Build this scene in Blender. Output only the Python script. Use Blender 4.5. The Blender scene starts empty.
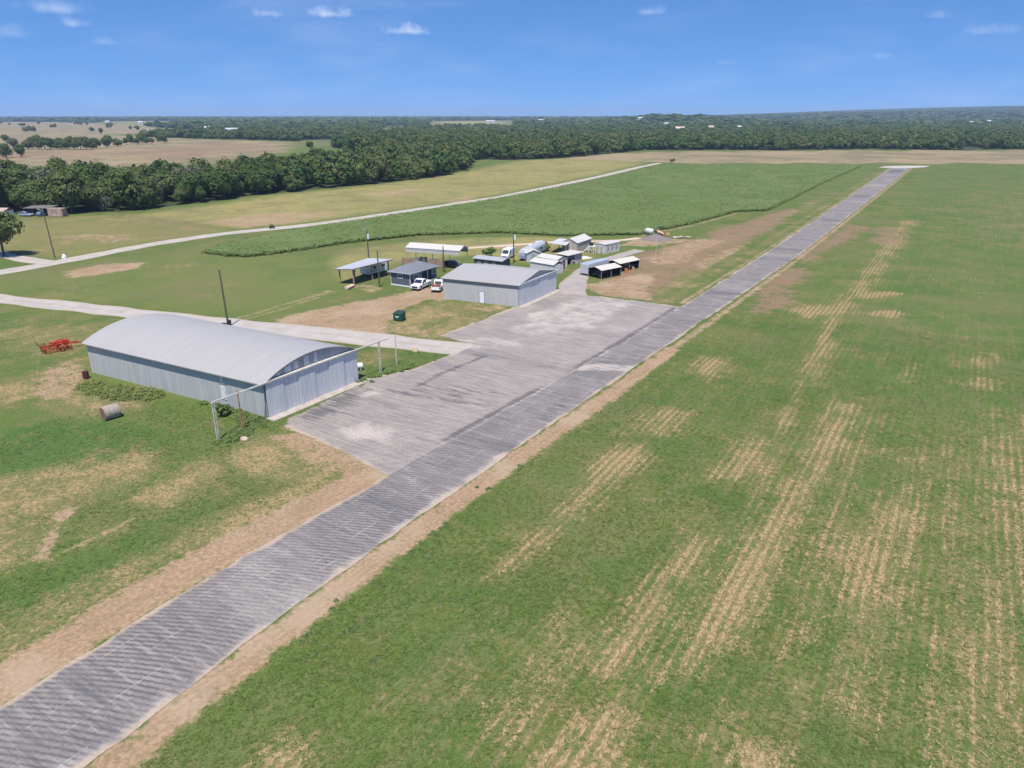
import bpy, math, random
import numpy as np
from mathutils import Vector, Matrix

random.seed(7)
RNG = np.random.default_rng(11)
SKY_ALT = 0; SKY_AIR = 1.0; SKY_DUST = 0.0; SKY_OZONE = 4.0; SKY_SAT = 1.22; SKY_HUE = 0.506; SKY_VAL = 1.0
LIFT_K = 1.3; LIFT = 0.23; CLOUD_COL = (6.0, 6.25, 6.8); SKY_STR = 0.125; EXPOSURE = 0.56
HAZE = 1.0e-4; HAZE_COL = (0.55, 0.75, 1.0, 1)
S = bpy.context.scene
COL = S.collection
R = math.radians

# ------------------------------------------------------------------ helpers
def tag(o, label=None, cat=None, group=None, kind=None):
    if label: o['label'] = label
    if cat: o['category'] = cat
    if group: o['group'] = group
    if kind: o['kind'] = kind
    return o

def empty(name, loc, rz=0.0):
    o = bpy.data.objects.new(name, None)
    o.empty_display_size = 0.5
    COL.objects.link(o)
    o.location = (loc[0], loc[1], loc[2] if len(loc) > 2 else 0.0)
    o.rotation_euler = (0, 0, rz)
    return o

def thing(name, label, cat, loc, rz=0.0, group=None):
    return tag(empty(name, loc, rz), label, cat, group)

def copy_tree(o, parent=None):
    c = o.copy()
    COL.objects.link(c)
    c.parent = parent
    for ch in [q for q in bpy.data.objects if q.parent == o]:
        copy_tree(ch, c)
    return c

class MB:
    """collects faces, built as ONE mesh object"""
    def __init__(s):
        s.v = []; s.f = []; s.m = []; s.cur = 0; s.cuts = []
    def add(s, vs, fs):
        b = len(s.v); s.cuts.append((b, len(s.f)))
        s.v += [tuple(map(float, q)) for q in vs]
        s.f += [tuple(b + i for i in f) for f in fs]
        s.m += [s.cur] * len(fs)
        return s
    def box(s, x0, x1, y0, y1, z0, z1, mtx=None):
        vs = [(x, y, z) for z in (z0, z1) for y in (y0, y1) for x in (x0, x1)]
        if mtx is not None: vs = [tuple(mtx @ Vector(q)) for q in vs]
        return s.add(vs, [(0, 2, 3, 1), (4, 5, 7, 6), (0, 1, 5, 4), (2, 6, 7, 3), (0, 4, 6, 2), (1, 3, 7, 5)])
    def prism(s, prof, a0, a1, axis='y'):
        """prof: list of 2D points, extruded along axis. axis y: (x,z); x: (y,z); z: (x,y)"""
        n = len(prof)
        def P(p, a):
            return {'y': (p[0], a, p[1]), 'x': (a, p[0], p[1]), 'z': (p[0], p[1], a)}[axis]
        vs = [P(p, a0) for p in prof] + [P(p, a1) for p in prof]
        area = sum(prof[i][0] * prof[(i + 1) % n][1] - prof[(i + 1) % n][0] * prof[i][1] for i in range(n))
        flip = (area > 0) ^ (axis == 'y')
        fs = [tuple(range(n))[::-1], tuple(range(n, 2 * n))] + [(i, (i + 1) % n, n + (i + 1) % n, n + i) for i in range(n)]
        if not flip: fs = [f[::-1] for f in fs]
        return s.add(vs, fs)
    def tube(s, p0, p1, r0, r1=None, n=8, cap=True):
        r1 = r0 if r1 is None else r1
        p0 = Vector(p0); p1 = Vector(p1)
        d = (p1 - p0).normalized()
        u = d.orthogonal().normalized(); w = d.cross(u)
        vs = []
        for p, r in ((p0, r0), (p1, r1)):
            for i in range(n):
                a = 2 * math.pi * i / n
                vs.append(tuple(p + u * (r * math.cos(a)) + w * (r * math.sin(a))))
        fs = [(i, (i + 1) % n, n + (i + 1) % n, n + i) for i in range(n)]
        if cap: fs += [tuple(range(n))[::-1], tuple(range(n, 2 * n))]
        return s.add(vs, fs)
    def ell(s, c, r, nu=12, nv=8, jit=0.0, rng=None):
        vs = []
        for j in range(nv + 1):
            t = math.pi * j / nv
            for i in range(nu):
                a = 2 * math.pi * i / nu
                k = 1 + (rng.uniform(-jit, jit) if rng else 0)
                vs.append((c[0] + r[0] * k * math.sin(t) * math.cos(a), c[1] + r[1] * k * math.sin(t) * math.sin(a), c[2] + r[2] * k * math.cos(t)))
        fs = [(j * nu + i, (j + 1) * nu + i, (j + 1) * nu + (i + 1) % nu, j * nu + (i + 1) % nu) for j in range(nv) for i in range(nu)]
        return s.add(vs, fs)
    def slab(s, quad, th):
        """a sheet of 4 points with thickness th downwards"""
        vs = [tuple(q) for q in quad] + [(q[0], q[1], q[2] - th) for q in quad]
        return s.add(vs, [(0, 1, 2, 3), (7, 6, 5, 4), (0, 4, 5, 1), (1, 5, 6, 2), (2, 6, 7, 3), (3, 7, 4, 0)])
    def build_each(s, name, mats, parent=None, **kw):
        """every added piece becomes an object of its own"""
        out = []
        for i, (v0, f0) in enumerate(s.cuts):
            v1, f1 = s.cuts[i + 1] if i + 1 < len(s.cuts) else (len(s.v), len(s.f))
            q = MB(); q.add(s.v[v0:v1], [tuple(k - v0 for k in f) for f in s.f[f0:f1]]); out.append(q.build(name, mats, parent, **kw))
        return out
    def build(s, name, mats, parent=None, bevel=0.0, smooth=False, shear=0.0):
        me = bpy.data.meshes.new(name)
        vs = s.v
        if shear: vs = [(x + y * shear, y, z) for x, y, z in vs]
        me.from_pydata(vs, [], s.f)
        for m in (mats if isinstance(mats, (list, tuple)) else [mats]): me.materials.append(m)
        me.polygons.foreach_set('material_index', s.m)
        if smooth: me.polygons.foreach_set('use_smooth', [True] * len(me.polygons))
        me.update()
        o = bpy.data.objects.new(name, me)
        COL.objects.link(o)
        if parent: o.parent = parent
        if bevel:
            b = o.modifiers.new('bevel', 'BEVEL'); b.width = bevel; b.segments = 2; b.limit_method = 'ANGLE'
        return o

def np_mesh(name, V, F, mats, attrs=None, mat_idx=None, smooth=False):
    """V (n,3), F (m,k) with fixed k"""
    me = bpy.data.meshes.new(name)
    n, m, k = len(V), len(F), F.shape[1]
    me.vertices.add(n); me.vertices.foreach_set('co', np.asarray(V, np.float32).ravel())
    me.loops.add(m * k); me.loops.foreach_set('vertex_index', np.asarray(F, np.int32).ravel())
    me.polygons.add(m)
    me.polygons.foreach_set('loop_start', np.arange(0, m * k, k, dtype=np.int32))
    me.polygons.foreach_set('loop_total', np.full(m, k, np.int32))
    for q in (mats if isinstance(mats, (list, tuple)) else [mats]): me.materials.append(q)
    if mat_idx is not None: me.polygons.foreach_set('material_index', np.asarray(mat_idx, np.int32))
    if smooth: me.polygons.foreach_set('use_smooth', np.ones(m, bool))
    me.update(calc_edges=True); me.validate()
    for an, arr in (attrs or {}).items():
        a = me.attributes.new(an, 'FLOAT', 'POINT')
        a.data.foreach_set('value', np.asarray(arr, np.float32))
    return me

def link(name, me):
    o = bpy.data.objects.new(name, me); COL.objects.link(o); return o

# ------------------------------------------------------------------ node helper
class NT:
    def __init__(s, nt): s.nt = nt
    def n(s, t, **kw):
        q = s.nt.nodes.new(t)
        for k, v in kw.items(): setattr(q, k, v)
        return q
    def l(s, a, b): s.nt.links.new(a, b)
    def put(s, sock, v):
        if hasattr(v, 'is_output') or isinstance(v, bpy.types.NodeSocket): s.l(v, sock)
        else:
            if isinstance(v, (tuple, list)) and len(v) == 3 and sock.type == 'RGBA': v = (*v, 1)
            sock.default_value = v
    def math(s, op, a, b=0.0, c=None, clamp=False):
        q = s.n('ShaderNodeMath', operation=op, use_clamp=clamp)
        s.put(q.inputs[0], a); s.put(q.inputs[1], b)
        if c is not None: s.put(q.inputs[2], c)
        return q.outputs[0]
    def vmath(s, op, a, b):
        q = s.n('ShaderNodeVectorMath', operation=op)
        s.put(q.inputs[0], a); s.put(q.inputs[1], b)
        return q.outputs['Value'] if op == 'DOT_PRODUCT' else q.outputs[0]
    def mix(s, f, a, b, mode='MIX'):
        q = s.n('ShaderNodeMix', data_type='RGBA', blend_type=mode)
        s.put(q.inputs[0], f); s.put(q.inputs[6], a); s.put(q.inputs[7], b)
        return q.outputs[2]
    def noise(s, vec, scale, detail=3.0, rough=0.55):
        q = s.n('ShaderNodeTexNoise'); s.put(q.inputs['Vector'], vec)
        q.inputs['Scale'].default_value = scale; q.inputs['Detail'].default_value = detail; q.inputs['Roughness'].default_value = rough
        return q.outputs['Fac']
    def attr(s, name):
        q = s.n('ShaderNodeAttribute', attribute_name=name); return q.outputs['Fac']
    def rng(s, v, a, b, c=0.0, d=1.0, smooth=True):
        q = s.n('ShaderNodeMapRange'); q.interpolation_type = 'SMOOTHSTEP' if smooth else 'LINEAR'
        s.put(q.inputs[0], v); q.inputs[1].default_value = a; q.inputs[2].default_value = b; q.inputs[3].default_value = c; q.inputs[4].default_value = d
        return q.outputs[0]
    def scalev(s, vec, sc):
        q = s.n('ShaderNodeMapping'); s.put(q.inputs[0], vec); q.inputs['Scale'].default_value = sc; return q.outputs[0]
    def sep(s, vec):
        q = s.n('ShaderNodeSeparateXYZ'); s.put(q.inputs[0], vec); return q.outputs
    def bump(s, h, strength=0.5, dist=0.1):
        q = s.n('ShaderNodeBump'); s.put(q.inputs['Height'], h); q.inputs['Strength'].default_value = strength; q.inputs['Distance'].default_value = dist
        return q.outputs[0]

def new_mat(name):
    m = bpy.data.materials.new(name); m.use_nodes = True
    t = NT(m.node_tree); b = m.node_tree.nodes['Principled BSDF']
    b.inputs['Specular IOR Level'].default_value = 0.3
    return m, t, b

_M = {}
def mat(name, col, rough=0.8, var=0.15, scale=2.0, metal=0.0, stretch=None, spec=0.3, emit=None):
    """painted / plain surface with wear noise"""
    if name in _M: return _M[name]
    m, t, b = new_mat(name)
    tc = t.n('ShaderNodeTexCoord').outputs['Object']
    v = t.scalev(tc, stretch) if stretch else tc
    f = t.rng(t.noise(v, scale, 4.0, 0.6), 0.3, 0.7)
    c = t.mix(f, tuple(q * (1 - var) for q in col), tuple(min(1, q * (1 + var)) for q in col))
    t.l(c, b.inputs['Base Color'])
    b.inputs['Roughness'].default_value = rough; b.inputs['Metallic'].default_value = metal
    b.inputs['Specular IOR Level'].default_value = spec
    _M[name] = m
    return m

def sheet_metal(name, col, rough=0.5, metal=0.0, pitch=0.3, axis=0, var=0.1, panel=0.0, rust=0.0, bumpd=0.02, dirt=(0.3, 0.24, 0.18)):
    """ribbed sheet metal: ribs by bump, panel tone steps, faint rust and dust"""
    if name in _M: return _M[name]
    m, t, b = new_mat(name)
    tc = t.n('ShaderNodeTexCoord').outputs['Object']
    x = t.sep(tc)[axis]
    sn = t.math('SINE', t.math('MULTIPLY', x, 2 * math.pi / pitch))
    rib = t.rng(sn, 0.2, 0.95)
    st = [0.25, 0.25, 0.25]; st[axis] = 2.5
    f = t.rng(t.noise(t.scalev(tc, tuple(st)), 1.5, 4.0, 0.6), 0.3, 0.7)
    c = t.mix(f, tuple(q * (1 - var) for q in col), tuple(q * (1 + var) for q in col))
    if panel:
        wn = t.n('ShaderNodeTexWhiteNoise'); wn.noise_dimensions = '1D'
        t.put(wn.inputs['W'], t.math('FLOOR', t.math('DIVIDE', x, 0.92)))
        k = t.rng(wn.outputs['Value'], 0.0, 1.0, 1 - panel, 1 + panel, False)
        c = t.mix(t.math('MULTIPLY', wn.outputs['Value'], panel), c, tuple(q * 0.6 for q in col))
    c = t.mix(t.math('MULTIPLY', rib, 0.12), c, tuple(q * 0.7 for q in col))
    if rust:
        rf = t.math('MULTIPLY', t.rng(t.noise(tc, 0.7, 5.0, 0.65), 0.55, 0.75), rust)
        c = t.mix(rf, c, dirt)
    t.l(c, b.inputs['Base Color'])
    t.l(t.bump(rib, 0.6, bumpd), b.inputs['Normal'])
    b.inputs['Roughness'].default_value = rough; b.inputs['Metallic'].default_value = metal
    _M[name] = m
    return m

def glass_mat():
    m = mat('window_glass', (0.03, 0.04, 0.05), 0.08, 0.2, 1.0, spec=0.6); return m

# ------------------------------------------------------------------ camera, world, sun
cam_d = bpy.data.cameras.new('camera'); cam = bpy.data.objects.new('camera', cam_d); COL.objects.link(cam)
cam.location = (0, 0, 33.0)
cam.rotation_euler = (R(90 - 20.556), 0, R(31.45))
cam_d.sensor_width = 36.0; cam_d.lens = 720 / 1024 * 36
cam_d.clip_start = 0.5; cam_d.clip_end = 60000
S.camera = cam

SUN_EL, SUN_AZ = R(66), math.atan2(0.42, -0.9)      # azimuth from +Y towards +X
sd = Vector((math.sin(SUN_AZ) * math.cos(SUN_EL), math.cos(SUN_AZ) * math.cos(SUN_EL), math.sin(SUN_EL)))
sl = bpy.data.lights.new('sun', 'SUN'); sl.energy = 4.2; sl.angle = R(0.53); sl.color = (1.0, 0.935, 0.845)
so = bpy.data.objects.new('sun', sl); COL.objects.link(so)
so.rotation_euler = sd.to_track_quat('Z', 'Y').to_euler(); so.location = (0, 0, 60)

w = bpy.data.worlds.new('World'); S.world = w; w.use_nodes = True
t = NT(w.node_tree)
bg = w.node_tree.nodes['Background']
sky = t.n('ShaderNodeTexSky'); sky.sky_type = 'NISHITA'; sky.sun_disc = False
sky.sun_elevation = SUN_EL; sky.sun_rotation = SUN_AZ % (2 * math.pi)
sky.altitude = SKY_ALT; sky.air_density = SKY_AIR; sky.dust_density = SKY_DUST; sky.ozone_density = SKY_OZONE
dirv = t.n('ShaderNodeTexCoord').outputs['Generated']
# deep clear-day blue down to the horizon: read the sky model some way above it
lift = t.n('ShaderNodeVectorMath', operation='MULTIPLY_ADD'); t.put(lift.inputs[0], dirv); lift.inputs[1].default_value = (1, 1, LIFT_K); lift.inputs[2].default_value = (0, 0, LIFT)
t.l(t.vmath('NORMALIZE', lift.outputs[0], (0, 0, 0)), sky.inputs['Vector'])
CLOUDS = [  # direction, half width, half height, strength: fair weather puffs low over the horizon
    ((-0.6944, 0.7106, 0.1128), 0.026, 0.0085, 0.56), ((-0.6257, 0.7742, 0.0961), 0.026, 0.0075, 0.48), ((-0.7422, 0.6608, 0.1118), 0.018, 0.008, 0.31),
    ((-0.3653, 0.9236, 0.1161), 0.018, 0.007, 0.31), ((-0.8640, 0.4950, 0.0919), 0.016, 0.006, 0.25), ((-0.8696, 0.4821, 0.1065), 0.028, 0.009, 0.27),
    ((-0.8515, 0.5189, 0.0753), 0.016, 0.006, 0.14), ((-0.0620, 0.9930, 0.1005), 0.016, 0.006, 0.14), ((-0.0049, 0.9965, 0.0840), 0.022, 0.008, 0.17),
    ((-0.1120, 0.9918, 0.0612), 0.015, 0.005, 0.16), ((-0.2802, 0.9581, 0.0585), 0.013, 0.004, 0.10), ((-0.8932, 0.4425, 0.0802), 0.02, 0.008, 0.16)]
warp = t.n('ShaderNodeTexNoise'); t.put(warp.inputs['Vector'], dirv); warp.inputs['Scale'].default_value = 55; warp.inputs['Detail'].default_value = 5; warp.inputs['Roughness'].default_value = 0.6
tot = None
for d, hw, hh, k in CLOUDS:
    d = Vector(d).normalized(); r = d.cross(Vector((0, 0, 1))).normalized(); u = r.cross(d)
    a = t.math('DIVIDE', t.vmath('DOT_PRODUCT', dirv, tuple(r)), hw)
    b = t.math('DIVIDE', t.vmath('DOT_PRODUCT', dirv, tuple(u)), hh)
    b = t.math('ADD', b, t.math('MULTIPLY', t.math('MINIMUM', b, 0.0), 0.8))     # flat base
    rr = t.math('SQRT', t.math('ADD', t.math('MULTIPLY', a, a), t.math('MULTIPLY', b, b)))
    rr = t.math('ADD', rr, t.math('MULTIPLY', t.math('SUBTRACT', warp.outputs['Fac'], 0.5), 2.6))
    fr = t.math('GREATER_THAN', t.vmath('DOT_PRODUCT', dirv, tuple(d)), 0.5)
    q = t.math('MULTIPLY', t.math('MULTIPLY', t.rng(rr, -0.35, 1.4, 1.0, 0.0), k), fr)
    tot = q if tot is None else t.math('MAXIMUM', tot, q)
veil = t.math('MULTIPLY', t.rng(t.noise(t.scalev(dirv, (1, 1, 5)), 5.0, 5.0, 0.6), 0.42, 0.8), 0.10)
tot = t.math('MAXIMUM', tot, veil)
hs = t.n('ShaderNodeHueSaturation'); hs.inputs['Saturation'].default_value = SKY_SAT; hs.inputs['Hue'].default_value = SKY_HUE; hs.inputs['Value'].default_value = SKY_VAL
t.l(sky.outputs[0], hs.inputs['Color'])
t.l(t.mix(tot, hs.outputs[0], CLOUD_COL), bg.inputs['Color'])
bg.inputs['Strength'].default_value = SKY_STR

S.view_settings.view_transform = 'Standard'; S.view_settings.look = 'None'
S.view_settings.gamma = 1.0; S.view_settings.exposure = EXPOSURE
S.view_settings.use_curve_mapping = False
S.render.engine = 'CYCLES'
S.cycles.volume_bounces = 0
S.cycles.max_bounces = 6

# ------------------------------------------------------------------ land masks
def in_poly(px, py, poly):
    c = np.zeros(px.shape, bool); n = len(poly)
    for i in range(n):
        x0, y0 = poly[i]; x1, y1 = poly[(i + 1) % n]
        if y0 == y1: continue
        k = ((y0 > py) != (y1 > py)) & (px < (x1 - x0) * (py - y0) / (y1 - y0) + x0)
        c ^= k
    return c

def dist_line(px, py, pts, closed=False):
    d = np.full(px.shape, 1e9)
    m = len(pts)
    for i in range(m if closed else m - 1):
        x0, y0 = pts[i]; x1, y1 = pts[(i + 1) % m]
        ex, ey = x1 - x0, y1 - y0; L = ex * ex + ey * ey + 1e-12
        s_ = np.clip(((px - x0) * ex + (py - y0) * ey) / L, 0, 1)
        d = np.minimum(d, np.hypot(px - x0 - s_ * ex, py - y0 - s_ * ey))
    return d

def region(px, py, poly, soft):
    """1 inside, smooth fall over +-soft metres of the outline"""
    xs = [p[0] for p in poly]; ys = [p[1] for p in poly]
    out = np.zeros(px.shape)
    k = (px > min(xs) - soft) & (px < max(xs) + soft) & (py > min(ys) - soft) & (py < max(ys) + soft)
    if not k.any(): return out
    a, b = px[k], py[k]
    d = dist_line(a, b, poly, True) * np.where(in_poly(a, b, poly), 1, -1)
    q = np.clip(d / (2 * soft) + 0.5, 0, 1)
    out[k] = q * q * (3 - 2 * q)
    return out

def stroke(px, py, pts, wd, soft):
    xs = [p[0] for p in pts]; ys = [p[1] for p in pts]; e = wd + soft
    out = np.zeros(px.shape)
    k = (px > min(xs) - e) & (px < max(xs) + e) & (py > min(ys) - e) & (py < max(ys) + e)
    if not k.any(): return out
    d = dist_line(px[k], py[k], pts)
    q = np.clip((wd + soft - d) / (2 * soft), 0, 1)
    out[k] = q * q * (3 - 2 * q)
    return out

def vnoise(x, y, sc, seed=0):
    """value noise in numpy, 0..1"""
    x = x / sc; y = y / sc
    xi = np.floor(x).astype(np.int64); yi = np.floor(y).astype(np.int64)
    fx = x - xi; fy = y - yi; fx = fx * fx * (3 - 2 * fx); fy = fy * fy * (3 - 2 * fy)
    def h(a, b):
        k = (a * 374761393 + b * 668265263 + seed * 974711) & 0xFFFFFFFF
        k = ((k ^ (k >> 13)) * 1274126177) & 0xFFFFFFFF
        return ((k ^ (k >> 16)) & 0xFFFF) / 65535.0
    return (h(xi, yi) * (1 - fx) + h(xi + 1, yi) * fx) * (1 - fy) + (h(xi, yi + 1) * (1 - fx) + h(xi + 1, yi + 1) * fx) * fy
# ------------------------------------------------------------------ layout of the land (metres; runway runs along +Y)
RUN_L = [(-43.0, -40), (-43.2, 12), (-43.7, 22), (-43.7, 31), (-42.9, 47), (-41.4, 76), (-40.6, 100), (-40.4, 186), (-41.5, 300), (-44.5, 546)]
RUN_R = [(-34.9, -40), (-34.9, 13), (-35.6, 29), (-35.5, 56), (-34.6, 99), (-32.6, 186), (-32.8, 300), (-33.8, 546)]
def run_l(y): return np.interp(y, [p[1] for p in RUN_L], [p[0] for p in RUN_L])
def run_r(y): return np.interp(y, [p[1] for p in RUN_R], [p[0] for p in RUN_R])

CORN = [(-162.11, 114.90), (-152.69, 115.04), (-147.51, 117.43), (-145.44, 123.46), (-143.83, 130.26), (-141.51, 144.26), (-132.69, 165.81), (-115.40, 181.87), (-97.62, 186.19), (-78.60, 199.97),
        (-73.44, 229.38), (-69.41, 267.20), (-60.59, 275.94), (-61.21, 340.26), (-62.74, 443.50), (-62.44, 552.41), (-135.00, 519.78), (-178.83, 499.02), (-169.03, 367.12), (-164.14, 258.85), (-166.89, 197.96), (-170.39, 155.15), (-168.69, 126.69)]
ROAD1 = [(-178.98, 64.01), (-179.57, 71.77), (-179.88, 75.91), (-180.91, 89.50), (-183.03, 100.47), (-185.30, 115.60), (-184.54, 137.36), (-176.71, 161.06), (-173.74, 180.35), (-172.19, 204.35), (-170.39, 232.31), (-168.25, 265.34), (-171.59, 315.73), (-177.45, 385.25), (-187.73, 470.08), (-191.31, 516.82)]
SPUR = [(-221.22, 85.51), (-210.83, 86.76), (-203.75, 86.99), (-194.88, 86.91), (-186.44, 86.85), (-180.66, 88.21)]
ROAD2 = [(-171.60, 61.04), (-153.19, 63.52), (-141.07, 66.41), (-129.23, 68.95), (-115.64, 71.65), (-101.25, 74.84), (-88.08, 78.02), (-75.36, 80.59), (-63.52, 82.99), (-58.17, 84.53), (-54.47, 85.66)]
DRIVE3 = [(-58.34, 117.90), (-62.85, 125.53), (-66.79, 133.74), (-69.05, 143.06), (-70.77, 154.00), (-70.68, 165.99), (-69.22, 176.75)]
APRON = [(-40.79, 46.87), (-50.23, 48.76), (-60.53, 49.97), (-61.86, 51.48), (-62.43, 65.41), (-63.24, 66.70), (-60.37, 74.14), (-59.44, 86.66), (-66.99, 87.62), (-66.37, 107.82), (-65.15, 123.12), (-56.53, 124.99), (-45.61, 125.68)]

def height(x, y):
    kx, ky = (-899.32, 2519.75)
    h = 22 * np.exp(-(((x - kx) * .88 + (y - ky) * .48) ** 2 / 150 ** 2 + ((y - ky) * .88 - (x - kx) * .48) ** 2 / 300 ** 2) / 2)      # knoll with houses
    def g(cx, cy, sx, H):
        return H * np.exp(-((x - cx) ** 2 + (y - cy) ** 2) / (2 * sx * sx))
    h = h + g(1200, 7400, 1500, 92) + g(-900, 7600, 1100, 35) + g(-200, 4600, 700, 22)
    h = h + g(-485, 455, 90, 3.0)
    return np.maximum(0, h - 0.06)

def axis_lines(lo, a, b, hi, step, k=1.10):
    q = [a]
    while q[-1] < b: q.append(q[-1] + step)
    s_ = step
    while q[-1] < hi: s_ *= k; q.append(q[-1] + s_)
    r = [a]; s_ = step
    while r[-1] > lo: s_ *= k; r.append(r[-1] - s_)
    return np.array(r[:0:-1] + q)

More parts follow.
